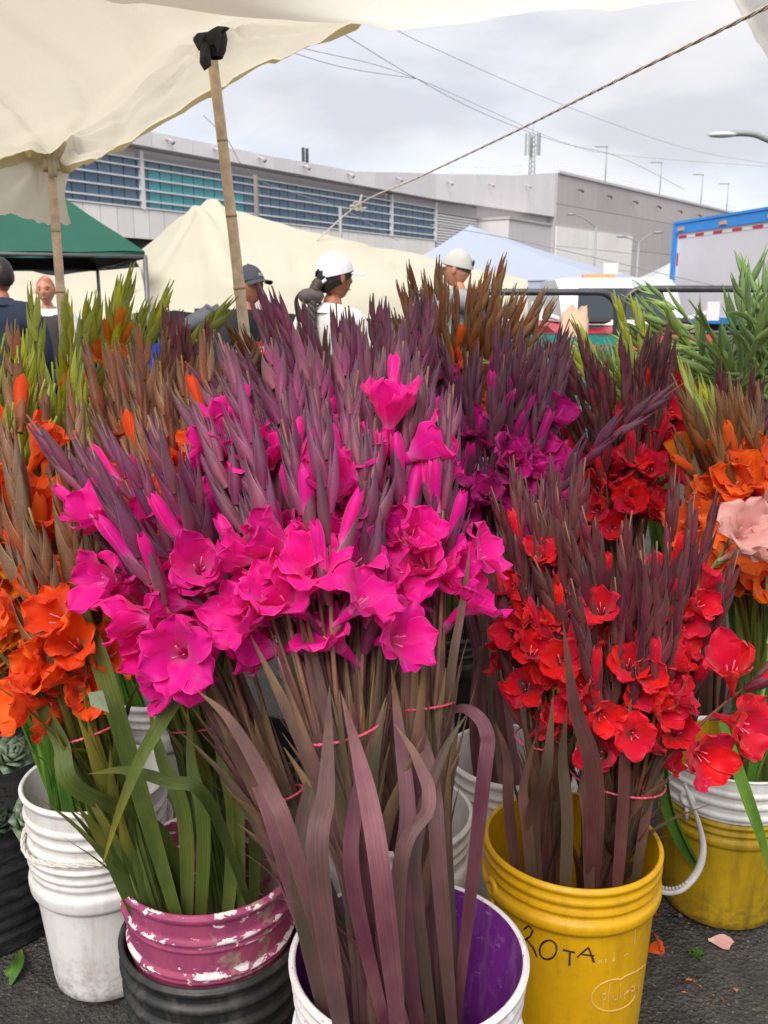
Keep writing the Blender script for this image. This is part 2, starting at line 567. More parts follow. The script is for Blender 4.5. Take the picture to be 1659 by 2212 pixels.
# marker lettering and moulded oval badge on the yellow pail, drawn as strokes lying on its wall
def on_bucket(u, v, lift):
    r = .150
    for _ in range(4):
        p = at_cyl(u, v, BY[0], BY[1], r)
        r = lerp(.132, .155, p.z / .455) + lift
        a = math.atan2(p.y - BY[1], p.x - BY[0])
        r *= 1 + .008 * math.sin(2 * a + BY[0] * 9) + .004 * math.sin(3 * a + BY[1] * 7)
    p = at_cyl(u, v, BY[0], BY[1], r)
    return p - Vector((BY[0], BY[1], 0))
def stroke(mb, pts, w, lift, flat):
    ps = []
    for (u0, v0), (u1, v1) in zip(pts, pts[1:]):
        k = max(2, int(math.hypot(u1 - u0, v1 - v0) / 4))
        for i in range(k):
            ps.append((lerp(u0, u1, i / k), lerp(v0, v1, i / k)))
    ps.append(pts[-1])
    P = [on_bucket(u, v, lift) for u, v in ps]
    vs, fs = [], []
    for i, p in enumerate(P):
        t = (P[min(i + 1, len(P) - 1)] - P[max(0, i - 1)]).normalized()
        nr = Vector((p.x, p.y, 0)).normalized()
        s = t.cross(nr)
        ww = w * (.8 + .35 * noise.noise(p * 90))
        vs += [p - s * ww, p + nr * flat, p + s * ww]
    for i in range(len(P) - 1):
        a = i * 3
        fs += [(a, a + 1, a + 4, a + 3), (a + 1, a + 2, a + 5, a + 4)]
    mb.add(vs, fs)
def ov(cx, cy, rx, ry, a0=0, a1=360, tilt=0, n=26):
    o_ = []
    for k in range(n + 1):
        a = rad(lerp(a0, a1, k / n))
        x, y = rx * math.cos(a), ry * math.sin(a)
        o_.append((cx + x * math.cos(tilt) - y * math.sin(tilt), cy + x * math.sin(tilt) + y * math.cos(tilt)))
    return o_
M_INK = plain('black_marker_ink', (.02, .014, .008), .5, var=.3, scale=200)
M_EMB = plain('rubbed_pale_badge', S(205, 160, 85), .5, var=.15, scale=90)
M_SCRATCH = plain('pale_scratch', S(205, 190, 130), .6)
ink = MB()
for st in ([(1131, 2008), (1142, 2000), (1151, 2010), (1146, 2022), (1135, 2030), (1126, 2031)], [(1138, 2030), (1152, 2048), (1160, 2068)],
           ov(1184, 2052, 18, 21, 200, 570, .4), [(1216, 2052), (1242, 2058)], [(1231, 2056), (1230, 2086)],
           [(1247, 2068), (1260, 2056), (1271, 2047), (1277, 2062), (1283, 2079)], [(1258, 2062), (1284, 2065)]):
    stroke(ink, st, .0021, .0006, .0003)
ink.build('marker_lettering', M_INK, by)
emb = MB()
stroke(emb, ov(1325, 2150, 48, 33, 20, 300, -.28), .0022, .0005, .0016)
stroke(emb, [(1338, 2117), (1352, 2108), (1375, 2098), (1393, 2084)], .0018, .0005, .0014)
for st in ([(1320, 2112), (1316, 2140), (1314, 2165)], [(1300, 2145), (1304, 2172)], [(1300, 2148), (1308, 2146), (1309, 2158), (1302, 2160)],
           [(1324, 2146), (1325, 2160), (1333, 2160), (1334, 2145)], [(1340, 2120), (1341, 2158)], [(1349, 2138), (1349, 2157)], [(1349, 2148), (1358, 2139)],
           [(1362, 2130), (1364, 2150)], [(1362, 2133), (1371, 2129), (1370, 2139), (1364, 2142)], [(1380, 2112), (1379, 2136)]):
    stroke(emb, st, .0016, .0005, .0014)
emb.build('moulded_badge', M_EMB, by)
scr = MB()
for st in ([(1292, 2082), (1297, 2074)], [(1299, 2080), (1300, 2072)], [(1309, 2080), (1308, 2071)], [(1326, 2075), (1327, 2056)], [(1323, 2078), (1329, 2073)], [(1347, 2066), (1354, 2060), (1358, 2062)], [(1371, 2040), (1373, 2002)]):
    stroke(scr, st, .0009, .0005, .0002)
scr.build('scratch', M_SCRATCH, by)
# ------------------------------------------------------------------ gladiolus materials
def petal_mat(name, c, throat, edge, sat_var=.04, val_var=.18, transl=.38, blotch=None):
    t = NT(name)
    uv = t.coord('UV')
    sep = t.n('SeparateXYZ')
    t.t.links.new(uv, sep.inputs[0])
    u, v = sep.outputs['X'], sep.outputs['Y']
    vein = t.noise(1.0, 3, .6, t.coord('UV', (34, 2.2, 1)))
    mot = t.noise(45, 3, .6, t.coord('Object'))
    cc = t.mix(t.rng(v, 0, .42, 1, 0, True), c, throat)
    cc = t.mix(t.rng(vein, .35, .75, 0, .5), cc, tuple(x * .66 for x in c))
    cc = t.mix(t.rng(mot, .5, .8, 0, .28), cc, tuple(min(1, x * 1.2 + .035) for x in c))
    if blotch:
        bm = t.rng(t.noise(30, 4, .7, t.coord('Object', (1, 1, .4)), .5), .64, .70, 0, .6)
        cc = t.mix(bm, cc, blotch)
    ed = t.rng(t.math('ABSOLUTE', t.math('SUBTRACT', u, .5)), .474, .498, 0, .36)
    cc = t.mix(ed, cc, edge)
    r = t.random()
    cc = t.hsv(cc, t.rng(r, 0, 1, .5 - sat_var * .2, .5 + sat_var * .12), 1.0, t.rng(r, 0, 1, 1 - val_var, 1 + val_var * .4))
    t.base(cc, .48, 0, .25)
    t.b.inputs['Sheen Weight'].default_value = .15
    t.bump(t.math('ADD', vein, t.math('MULTIPLY', mot, .4)), .35, .0015)
    return t.translucent(transl, cc)
def bract_mat(name, c_tip, c_base, alt, edge, transl=.16, rough=.5):
    t = NT(name)
    uv = t.coord('UV')
    sep = t.n('SeparateXYZ')
    t.t.links.new(uv, sep.inputs[0])
    u, v = sep.outputs['X'], sep.outputs['Y']
    r = t.random()
    mot = t.noise(38, 5, .65, t.coord('Object'))
    str_ = t.noise(1.0, 4, .65, t.coord('UV', (22, 1.6, 1)))
    c = t.mix(t.rng(v, .0, .75, 0, 1, True), c_base, c_tip)
    c = t.mix(t.math('MULTIPLY', t.rng(mot, .42, .66), .8), c, alt)
    c = t.mix(t.rng(str_, .35, .75, 0, .38), c, tuple(x * .55 for x in c_tip))
    ed = t.rng(t.math('ABSOLUTE', t.math('SUBTRACT', u, .5)), .455, .495, 0, .6)
    c = t.mix(ed, c, edge)
    c = t.hsv(c, t.rng(r, 0, 1, .482, .518), t.rng(r, 0, 1, 1.1, .85), t.rng(t.math('FRACT', t.math('MULTIPLY', r, 7.3)), 0, 1, .72, 1.25))
    t.base(c, t.rng(mot, .3, .7, rough - .08, rough + .14), 0, .4)
    t.b.inputs['Sheen Weight'].default_value = .10
    t.b.inputs['Sheen Roughness'].default_value = .5
    t.bump(t.math('ADD', str_, t.math('MULTIPLY', mot, .5)), .3, .0012)
    return t.translucent(transl, c)
def leaf_mat(name, c1, c2, c3, tip):
    t = NT(name)
    uv = t.coord('UV')
    sep = t.n('SeparateXYZ')
    t.t.links.new(uv, sep.inputs[0])
    u, v = sep.outputs['X'], sep.outputs['Y']
    r = t.random()
    vein = t.noise(1.0, 2, .5, t.coord('UV', (26, .7, 1)))
    fine = t.noise(1.0, 3, .6, t.coord('UV', (75, 3, 1)))
    mot = t.noise(14, 4, .6, t.coord('Object', (1, 1, .45)))
    c = t.mix(t.rng(r, .15, .85), c1, c2)
    c = t.mix(t.rng(mot, .42, .7), c, c3)
    c = t.mix(t.rng(vein, .38, .66, 0, .5), c, t.hsv(c, .5, 1.05, .5))
    c = t.mix(t.rng(fine, .45, .75, 0, .3), c, t.hsv(c, .5, .8, 1.5))
    tp = t.math('MULTIPLY', t.rng(v, .72, 1.0), t.rng(mot, .35, .6))
    c = t.mix(t.math('MULTIPLY', tp, .8), c, tip)
    ed = t.rng(t.math('ABSOLUTE', t.math('SUBTRACT', u, .5)), .46, .497, 0, .4)
    c = t.mix(ed, c, t.hsv(c, .49, .8, 1.5))
    c = t.hsv(c, .5, 1.0, t.rng(t.math('FRACT', t.math('MULTIPLY', r, 5.1)), 0, 1, .75, 1.2))
    t.base(c, .46, 0, .4)
    t.bump(t.math('ADD', vein, t.math('MULTIPLY', fine, .6)), .6, .0022)
    return t.translucent(.2, c)

KINDS = {}
def kind(key, petal, throat, pedge, btip, bbase, balt, bedge, leaf, stem, blotch=None, transl=.38):
    KINDS[key] = dict(
        petal=petal_mat(key + '_petal', petal, throat, pedge, blotch=blotch, transl=transl),
        bract=bract_mat(key + '_bract', btip, bbase, balt, bedge),
        leaf=leaf_mat(key + '_leaf', *leaf),
        stem=plain(key + '_stem', stem, .5, var=.3, scale=30))
LF_PURPLE = (S(112, 60, 78), S(98, 92, 72), S(140, 92, 96), S(150, 130, 70))
LF_BROWN = (S(92, 52, 50), S(88, 84, 62), S(118, 72, 66), S(140, 100, 70))
LF_GREEN = (S(84, 98, 38), S(104, 116, 52), S(66, 84, 34), S(168, 150, 50))
LF_LIME = (S(76, 122, 36), S(108, 148, 50), S(60, 100, 34), S(170, 160, 60))
kind('magenta', S(246, 8, 152), S(246, 110, 190), S(255, 140, 205), S(94, 42, 70), S(142, 44, 80), S(116, 66, 90), S(168, 110, 126), LF_PURPLE, S(120, 84, 70))
kind('fuchsia', S(196, 6, 128), S(170, 20, 120), S(232, 110, 180), S(78, 36, 58), S(108, 36, 64), S(98, 54, 74), S(140, 88, 104), LF_PURPLE, S(108, 66, 62))
kind('red', S(234, 12, 38), S(214, 8, 28), S(250, 110, 110), S(84, 34, 40), S(122, 36, 40), S(100, 48, 56), S(140, 84, 80), LF_BROWN, S(112, 72, 50), blotch=S(250, 130, 130))
kind('maroon', S(214, 14, 30), S(190, 8, 24), S(240, 100, 100), S(116, 56, 62), S(140, 56, 56), S(110, 50, 66), S(165, 105, 95), LF_BROWN, S(112, 72, 50))
kind('orange', S(252, 90, 8), S(250, 120, 20), S(255, 150, 70), S(122, 82, 52), S(148, 82, 36), S(108, 66, 54), S(190, 150, 84), LF_GREEN, S(128, 104, 48))
kind('yellow', S(252, 142, 6), S(250, 180, 16), S(255, 190, 70), S(176, 184, 62), S(200, 204, 44), S(148, 164, 54), S(222, 220, 130), LF_LIME, S(132, 150, 50))
kind('amber', S(250, 108, 20), S(240, 90, 16), S(255, 160, 80), S(124, 80, 44), S(146, 88, 32), S(96, 64, 38), S(182, 138, 80), LF_GREEN, S(120, 92, 44))
kind('green', S(200, 210, 120), S(180, 200, 90), S(220, 230, 150), S(136, 168, 94), S(162, 190, 110), S(118, 150, 82), S(192, 214, 146), LF_LIME, S(122, 154, 76))
kind('pink', S(246, 186, 176), S(250, 226, 196), S(255, 226, 220), S(110, 124, 62), S(130, 140, 70), S(120, 110, 70), S(180, 180, 120), LF_LIME, S(112, 130, 60))
M_STAMEN = plain('stamen', S(236, 120, 150), .5)

# ------------------------------------------------------------------ gladiolus pieces (shared by the stems of a kind)
def petal_geo(seed, k, openness, inner, size=1.0):
    r = random.Random(seed * 31 + k)
    Lp = (.062 if inner else .067) * size * r.uniform(.9, 1.12)
    wm = (.0250 if inner else .0215) * size * r.uniform(.9, 1.12)
    a0, a1 = rad(8), rad(lerp(20, 104, openness) * r.uniform(.74, 1.22) * (1 - .26 * math.cos(k * PI / 3 - seed)))
    ph, fr = r.uniform(0, 6), r.uniform(4.2, 6.5)
    amp = .0072 * size * (.5 + openness * .6)
    th = k * PI / 3 + r.uniform(-.06, .06)
    rows, cols = 11, 9
    rr, z = .006, .030
    line = []
    for j in range(rows + 1):
        a = j / rows
        al = lerp(a0, a1, a ** 1.15)
        line.append((a, rr, z, al))
        ds = Lp / rows
        rr += math.sin(al) * ds
        z += math.cos(al) * ds
    v, f, uv = [], [], []
    side_tilt = r.uniform(-.25, .25)
    for (a, R_, Z_, al) in line:
        w = wm * max(.16, (1 - (1 - min(1, a * 1.15)) ** 2.0)) * max(.0, 1 - max(0, (a - .46) / .54) ** 2.8) ** .62
        w = max(w, .0012)
        for i in range(cols + 1):
            b = -1 + 2 * i / cols
            edge = abs(b)
            up = -(.35 * w * (1 - openness * .55)) * (1 - edge ** 2)
            up += amp * (a ** 1.2) * edge ** 1.6 * math.sin(fr * a * 2.6 + ph + (2.0 if b > 0 else 0)) + side_tilt * b * w * .5
            up += amp * .55 * sstep(.7, 1, a) * math.sin(b * 5.5 + ph)
            x_r = R_ - math.cos(al) * up
            z_r = Z_ + math.sin(al) * up
            lat = b * w
            v.append(Vector((x_r * math.cos(th) - lat * math.sin(th), x_r * math.sin(th) + lat * math.cos(th), z_r)))
            uv.append((i / cols, a))
    for j in range(rows):
        for i in range(cols):
            q = j * (cols + 1) + i
            f.append((q, q + 1, q + cols + 2, q + cols + 1))
    return v, f, uv
def throat_geo(openness):
    mb = MB()
    mb.lathe([(.0035, 0), (.004, .012), (.006, .022), (.0085, .032)], 8)
    n0 = len(mb.f)
    for k in range(3):
        a = k * 2.1 + .4
        mb.tube([Vector((.002, 0, .02)), Vector((.004 * math.cos(a), .004 * math.sin(a), .042)), Vector((.008 * math.cos(a), .008 * math.sin(a) + .003, .058))], [.0005, .0005, .0010], 4, mi=1)
    return mb
def bud_geo(seed, fat=1.0, bowx=0.0):
    """outer bract wrapped half round a closed inner bract; axis +Z, back of the bract +X, length 1"""
    r = random.Random(seed)
    v, f, uv = [], [], []
    rows, cols = 9, 8
    bow = r.uniform(.0, .045) + bowx
    wid = .092 * fat * r.uniform(.92, 1.08)
    def prof(a):
        return (.55 + .45 * sstep(0, .28, a)) * (1 - max(0, (a - .24) / .76) ** 1.55)
    tw = r.uniform(-.25, .25)
    for j in range(rows + 1):
        a = j / rows
        P = wid * prof(a)
        cx = bow * math.sin(a * PI * .9) + .02 * a
        Phi = lerp(rad(150), rad(72), sstep(0, .9, a))
        for i in range(cols + 1):
            ph = lerp(-Phi, Phi, i / cols) + tw * a
            keel = 1 + .20 * math.exp(-(ph / .3) ** 2)
            v.append(Vector((cx + P * math.cos(ph) * keel * .95, P * math.sin(ph) * .92, a)))
            uv.append((i / cols, a))
    for j in range(rows):
        for i in range(cols):
            q = j * (cols + 1) + i
            f.append((q, q + 1, q + cols + 2, q + cols + 1))
    mb = MB()
    mb.add(v, f, uv)
    v, f, uv = [], [], []
    L2 = r.uniform(.78, .92)
    for j in range(8):
        a = j / 7
        P = wid * .86 * prof(a)
        cx = bow * .4 * math.sin(a * PI * .9) - .012 - .02 * a
        for i in range(7):
            ph = 2 * PI * i / 7
            v.append(Vector((cx + P * math.cos(ph) * .9, P * math.sin(ph) * .86, a * L2)))
            uv.append((.5 + .3 * math.cos(ph), a))
    for j in range(7):
        for i in range(7):
            i2 = (i + 1) % 7
            f.append((j * 7 + i, j * 7 + i2, (j + 1) * 7 + i2, (j + 1) * 7 + i))
    mb.add(v, f, uv)
    return mb
def furled_geo(seed):
    """rolled petals pushing out of a bract, length 1 along +Z"""
    r = random.Random(seed)
    v, f, uv = [], [], []
    rows, cols = 8, 10
    tw = r.uniform(.5, 1.3)
    Lf = r.uniform(.78, 1.02)
    for j in range(rows + 1):
        a = j / rows
        P = .085 * (.5 + .55 * math.sin(PI * min(1, a * .6 + .1))) * (1 - sstep(.82, 1.0, a) * .35)
        for i in range(cols + 1):
            ph = lerp(0, 2 * PI * 1.18, i / cols) + tw * a
            q = P * (1 + .16 * i / cols) * (1 + .12 * math.sin(3 * ph))
            v.append(Vector((q * math.cos(ph) - .01, q * math.sin(ph), .3 + (Lf - .3) * a + .05 * sstep(.75, 1, a) * math.sin(ph * 3 + seed))))
            uv.append((i / cols, a))
    for j in range(rows):
        for i in range(cols):
            q = j * (cols + 1) + i
            f.append((q, q + 1, q + cols + 2, q + cols + 1))
    return v, f, uv
OPEN = [.9, .74, .58, .36, .82, .66]
for key, K in KINDS.items():
    K['buds'] = []
    for s in range(5):
        m = bud_geo(s * 7 + 3, [1, .9, 1.12, .82, 1.0][s] * (.72 if key == 'green' else 1), (-.16 + .07 * s if key == 'green' else 0))
        K['buds'].append(mesh('bud', m.v, m.f, K['bract'], m.uv))
    K['tips'] = [mesh('petal_tip', *furled_geo(s)[:2], K['petal'], furled_geo(s)[2]) for s in range(3)]
    K['flowers'] = []
    for s, op in enumerate(OPEN):
        th = throat_geo(op)
        tm = mesh('flower', th.v, th.f, [K['petal'], M_STAMEN], th.uv, True, th.mi)
        pm = []
        for k in range(6):
            g_ = petal_geo(s * 13 + 1, k, op, k % 2 == 0)
            pm.append(mesh('petal', g_[0], g_[1], K['petal'], g_[2]))
        K['flowers'].append((tm, pm))

def axes(x, y, z, p, s=1.0):
    M = Matrix(((x.x * s, y.x * s, z.x * s, p.x), (x.y * s, y.y * s, z.y * s, p.y), (x.z * s, y.z * s, z.z * s, p.z), (0, 0, 0, 1)))
    return M
class Curve:
    def __init__(s, pts):
        s.p = pts
        s.c = [0]
        for a, b in zip(pts, pts[1:]):
            s.c.append(s.c[-1] + (b - a).length)
        s.L = s.c[-1]
    def at(s, d):
        d = min(max(d, 0), s.L * .9999)
        lo = 0
        while lo < len(s.c) - 2 and s.c[lo + 1] < d:
            lo += 1
        t = (d - s.c[lo]) / max(1e-9, s.c[lo + 1] - s.c[lo])
        p = s.p[lo].lerp(s.p[lo + 1], t)
        a = s.p[max(0, lo - 1)]
        b = s.p[min(len(s.p) - 1, lo + 2)]
        return p, (b - a).normalized()
def ribbon(P, S_, N_, W, fold=.25, cols=4):
    v, f, uv = [], [], []
    n = len(P)
    for j in range(n):
        for i in range(cols + 1):
            b = -1 + 2 * i / cols
            v.append(P[j] + S_[j] * (b * W[j]) + N_[j] * (W[j] * fold * (abs(b) ** 1.2 - .3)))
            uv.append((i / cols, j / (n - 1)))
    for j in range(n - 1):
        for i in range(cols):
            q = j * (cols + 1) + i
            f.append((q, q + 1, q + cols + 2, q + cols + 1))
    return v, f, uv
def stem_leaf(root, cv, K, s0, s1, ang, width, peel, twist, r, base):
    n = 16
    P, S_, N_, W = [], [], [], []
    pe = r.uniform(.45, .75)
    dr = r.uniform(-1, 1)
    for j in range(n):
        a = j / (n - 1)
        p, t = cv.at(lerp(s0, s1, a))
        u = (ang - t * ang.dot(t)).normalized()
        w = t.cross(u)
        an = twist * a
        o = u * math.cos(an) + w * math.sin(an)
        off = .005 + .010 * a + peel * max(0, a - pe) ** 2
        q = p + o * off + w * dr * peel * .4 * max(0, a - pe) ** 2
        q.z -= peel * .7 * max(0, a - pe - .15) ** 2
        P.append(q)
        an2 = an + PI / 2 + .5 * math.sin(a * 3 + dr * 3) * a
        S_.append(u * math.cos(an2) + w * math.sin(an2))
        N_.append(-o)
        W.append(width * (.62 + .38 * sstep(0, .3, a)) * max(.03, 1 - max(0, (a - .5) / .5) ** 1.9))
    v, f, uv = ribbon(P, S_, N_, W, .3)
    return ob('leaf', mesh('leaf', [p - base for p in v], f, K['leaf'], uv), root)
NSTEM = [0]
def gladiolus(key, base, band, tip, label, group, seed, n_open=3, n_half=2, leaves=3, n_buds=10, size=1.0, face=None, bend=None, bend_from=.6, fl_scale=1.0, bud_len=.106, leaf_top=.64, spread=8, fl_pick=None):
    K = KINDS[key]
    r = random.Random(seed)
    NSTEM[0] += 1
    base, band, tip = Vector(base), Vector(band), Vector(tip)
    d1, d2 = (band - base).length, (tip - band).length
    tb = d1 / (d1 + d2)
    pts = []
    for i in range(25):
        t = i / 24
        p = base * ((t - tb) * (t - 1) / (tb)) + band * (t * (t - 1) / (tb * (tb - 1))) + tip * (t * (t - tb) / (1 - tb))
        if bend is not None and t > bend_from:
            q = (t - bend_from) / (1 - bend_from)
            p = p + Vector(bend) * (q * q)
        p = p + Vector((noise.noise(Vector((seed * .37, t * 3.1, 0))), noise.noise(Vector((seed * .37, t * 3.1, 9))), 0)) * .034 * t
        pts.append(p)
    cv = Curve(pts)
    root = empty(key + '_gladiolus', base)
    nm_ = ('no', 'one', 'two', 'three', 'four', 'five')[n_open]
    tag(root, label % (nm_ + ' open bloom' + ('' if n_open == 1 else 's')) if '%s' in label else label, 'gladiolus', group)
    rr = [lerp(.0062, .0016, (i / 24) ** 1.3) * size for i in range(25)]
    v, f, uv = tube_geo([p - base for p in pts], rr, 6)
    ob('stem', mesh('stem', v, f, K['stem'], uv), root)
    fv = Vector(face) if face is not None else Vector((0, -1, .1))
    fv = (fv + Vector((r.uniform(-.8, .8), r.uniform(-.6, .6), 0))).normalized()
    # nodes from the tip downwards
    d = .004
    nodes = []
    for j in range(n_buds):
        nodes.append(d)
        d += lerp(.018, .041, min(1, j / 5)) * size * r.uniform(.9, 1.1)
    for j, dd in enumerate(nodes):
        g = min(1, j / 4)
        L = lerp(.078, bud_len, g) * size * r.uniform(.93, 1.08)
        p, t = cv.at(cv.L - dd - L * .93)
        F_ = (fv - t * fv.dot(t))
        F_ = F_.normalized() if F_.length > .05 else t.orthogonal().normalized()
        sd = t.cross(F_) * (1 if j % 2 else -1)
        out = (sd * 1.0 + F_ * r.uniform(.25, .6)).normalized()
        is_open = j >= n_buds - n_open
        is_half = (not is_open) and j >= n_buds - n_open - n_half
        tilt = rad(lerp(3, spread, g) + (7 if is_half else 0)) * r.uniform(.6, 1.4) * (2.4 if r.random() < .09 else 1)
        z = (t * math.cos(tilt) + out * math.sin(tilt)).normalized()
        x = (out - z * out.dot(z)).normalized()
        y = z.cross(x)
        bp_ = p - base + out * .0022
        if is_open:
            tl = rad(26)
            z = (t * math.cos(tl) + out * math.sin(tl)).normalized()
            x = (out - z * out.dot(z)).normalized()
            y = z.cross(x)
            ob('bud', r.choice(K['buds']), root, axes(x, y, z, bp_, L * .55))
            ax = (F_ * r.uniform(.3, 1.1) + sd * r.uniform(.1, 1.0) + t * r.uniform(.2, 1.0)).normalized()
            fx = ax.orthogonal().normalized()
            an = r.uniform(0, 6.28)
            fx = (fx * math.cos(an) + ax.cross(fx) * math.sin(an)).normalized()
            idx = fl_pick if fl_pick is not None else r.choice((0, 1, 1, 2, 4, 4, 5, 3))
            if j == n_buds - n_open and n_open > 1:
                idx = r.choice((3, 2))
            tm, pm = K['flowers'][idx]
            fs = 1.12 * size * fl_scale * r.uniform(.88, 1.12)
            fo = ob('flower', tm, root, axes(fx, ax.cross(fx), ax, bp_ + t * .012, fs))
            for m_ in pm:
                ob('petal', m_, fo)
        else:
            fx_, tz_ = r.uniform(.82, 1.2), r.uniform(-.45, .45)
            x, y = x * math.cos(tz_) + y * math.sin(tz_), y * math.cos(tz_) - x * math.sin(tz_)
            b_ = ob('bud', r.choice(K['buds']), root, axes(x * fx_, y * fx_, z, bp_, L))
            if is_half:
                ob('petal_tip', r.choice(K['tips']), b_)
    for j in range(leaves):
        s0 = cv.L * r.uniform(.0, .14)
        s1 = cv.L * (leaf_top + r.uniform(-.1, .12)) * (1 if j < 3 else .88)
        la_ = -PI / 2 + (r.uniform(-1.2, 1.2) if r.random() < .72 else r.uniform(-3.14, 3.14))
        stem_leaf(root, cv, K, s0, s1, Vector((math.cos(la_), math.sin(la_), 0)), r.uniform(.009, .0185) * size, r.uniform(.0, .24) * (2 if r.random() < .15 else 1), r.uniform(-.6, .6), r, base)
    return root, cv
def custom_leaf(root, key, pts, width, normal=(0, -1, .3), n=8, roll=0.0, tip_from=.45):
    """one leaf that hangs its own way: belongs to the given stem"""
    base = root.location
    P = catmull(pts, n)
    S_, N_, W = [], [], []
    m = len(P)
    nv = Vector(normal)
    for j in range(m):
        a = j / (m - 1)
        t = (P[min(m - 1, j + 1)] - P[max(0, j - 1)]).normalized()
        w = Matrix.Rotation(roll * a, 3, t) @ nv
        s = t.cross(w).normalized()
        S_.append(s)
        N_.append(s.cross(t).normalized())
        W.append(width * .76 * (.6 + .4 * sstep(0, .25, a)) * max(.02, 1 - max(0, (a - tip_from) / (1 - tip_from)) ** 1.7))
    v, f, uv = ribbon(P, S_, N_, W, .22)
    return ob('leaf', mesh('leaf', [p - base for p in v], f, KINDS[key]['leaf'], uv), root)
def sunflower(i, n):
    return math.sqrt((i + .5) / n), i * 2.39996
M_BAND = plain('pink_rubber', S(226, 84, 112), .45, var=.12, scale=150)
def rubber_band(c, axis, r, label, ry=None, seed=0):
    axis = axis.normalized()
    x = axis.orthogonal().normalized()
    y = axis.cross(x)
    ry = ry or r
    mb = MB()
    for ph in (0, PI):
        P = []
        for k in range(73):
            a = 2 * PI * k / 72
            tw = a * 24 + ph
            rad_ = 1 + .02 * math.sin(3 * a + seed)
            o_ = (x * math.cos(a) * r + y * math.sin(a) * ry) * rad_
            P.append(c + o_ + o_.normalized() * .0011 * math.cos(tw) + axis * (.0011 * math.sin(tw) + .006 * math.sin(a + seed)))
        mb.tube(P, .0013, 5, cap=False)
    return tag(mb.build('rubber_band', M_BAND), label, 'rubber band')
def bunch(key, n, bucket, base_z, band, band_r, tipc, wu, wv, dy, label, group, seed, band_label=None, tips=None, base_r=.092, n_open=(2, 3), n_half=(0, 2), leaves=3, n_buds=(8, 11), bend=0.0, out_face=.5, band_mix=1.0, **kw):
    """stems through one band (u, v, Y): tip centre (u, v, Y) and its spread in picture width, height and depth"""
    r = random.Random(seed)
    bc = at(*band)
    stems = []
    for i in range(n):
        rr, th = sunflower(i, n)
        th += r.uniform(-.2, .2)
        if tips and i < len(tips):
            tu, tv, tY = tips[i]
            tip = at(tu, tv, tY)
            cs = max(-1, min(1, (tu - tipc[0]) / max(1, wu)))
            off = Vector((cs * .8, r.uniform(-.7, .5), 0))
        else:
            tip = at(tipc[0] + wu * rr * math.cos(th) + r.uniform(-.1, .1) * wu, tipc[1] + wv * r.uniform(-1, 1), tipc[2] + dy * rr * math.sin(th))
            off = Vector((rr * math.cos(th), rr * math.sin(th), 0))
        bd = bc + off * band_r * .7
        bs = Vector((bucket[0], bucket[1], base_z)) + Vector((-off.x * .3 + r.uniform(-.6, .6), -off.y * .3 + r.uniform(-.6, .6), 0)) * base_r
        fv = Vector((0, -1, .1)) + Vector((tip.x - bc.x, (tip.y - bc.y) * .5, 0)) * out_face * 2
        bv = None
        if bend:
            a = r.uniform(0, 6.28)
            bv = Vector((math.cos(a), math.sin(a) * .6, -.5)) * bend * r.uniform(.3, 1.1)
        no = n_open if isinstance(n_open, int) else r.randint(*n_open)
        stems.append(gladiolus(key, bs, bd, tip, label, group, seed * 100 + i, no, r.randint(*n_half), leaves, r.randint(*n_buds), face=fv, bend=bv, **kw))
    if band_label:
        rubber_band(bc, (at(*tipc) - Vector((bucket[0], bucket[1], base_z))), band_r * .92 + .006, band_label, seed=seed)
    return stems
# ------------------------------------------------------------------ the bunches
HB = {}
def back_bucket(key, x, y, m, label):
    make_bucket(key, x, y, 0, .128, .15, .38, RIB5(.38), m, m, label, segs=40)
    return (x, y)
BA = back_bucket('white_bucket', .03, 1.68, M_WHITEB, 'white bucket standing behind the purple-lined bucket')
BC = back_bucket('white_bucket', .30, 1.92, M_WHITEB, 'white bucket of fuchsia stems behind the lettered yellow bucket')
BRED = back_bucket('yellow_bucket', .58, 2.25, M_YELLOWB2, 'yellow bucket of red stems behind the fuchsia bunch')
BBR = back_bucket('black_bucket', -.33, 1.97, M_BLACKB, 'black bucket of brown-budded stems behind the pink bucket')
BYG = back_bucket('white_bucket', -.62, 2.31, M_WHITEB, 'white bucket of lime-budded stems behind the nested white buckets')
BCB = back_bucket('black_bucket', .20, 2.78, M_BLACKB, 'black bucket of tall amber stems at the back of the stall')
BGR = back_bucket('white_bucket', .95, 2.73, M_WHITEB, 'white bucket of unopened green stems at the back of the stall')
BGR2 = back_bucket('white_bucket', 1.28, 2.63, M_WHITEB, 'white bucket of drooping green stems beside the other green ones')
BMB = back_bucket('black_bucket', -.08, 2.35, M_BLACKB, 'black bucket of amber stems behind the magenta bunch')

# magenta in the purple-lined pail
G = 'magenta gladioli in the purple-lined bucket'
L = 'magenta gladiolus with %s in the central bunch of the purple-lined bucket'
tips = [(385, 840, 1.12), (700, 870, 1.10), (470, 905, 1.05), (620, 905, 1.02), (840, 900, 1.06), (545, 800, 1.15), (415, 870, 1.08), (760, 800, 1.15), (640, 790, 1.2), (690, 760, 1.22), (580, 730, 1.25), (830, 750, 1.25), (500, 760, 1.2), (450, 820, 1.2), (735, 720, 1.28), (880, 800, 1.2), (610, 850, 1.05), (540, 870, 1.12)]
m1 = bunch('magenta', 26, BF, .15, (737, 1572, .93), .058, (640, 800, 1.15), 240, 100, .15, L, G, 27, 'pink rubber band tied round the central magenta bunch', tips=tips, n_open=(0, 3), leaves=9, leaf_top=.66, n_buds=(7, 9), size=1.02, fl_scale=.92)
L = 'upright magenta gladiolus with %s beside the central bunch of the purple-lined bucket'
tips = [(968, 850, 1.08), (905, 790, 1.15), (940, 900, 1.1), (850, 850, 1.15), (920, 760, 1.25), (990, 830, 1.2), (870, 740, 1.3)]
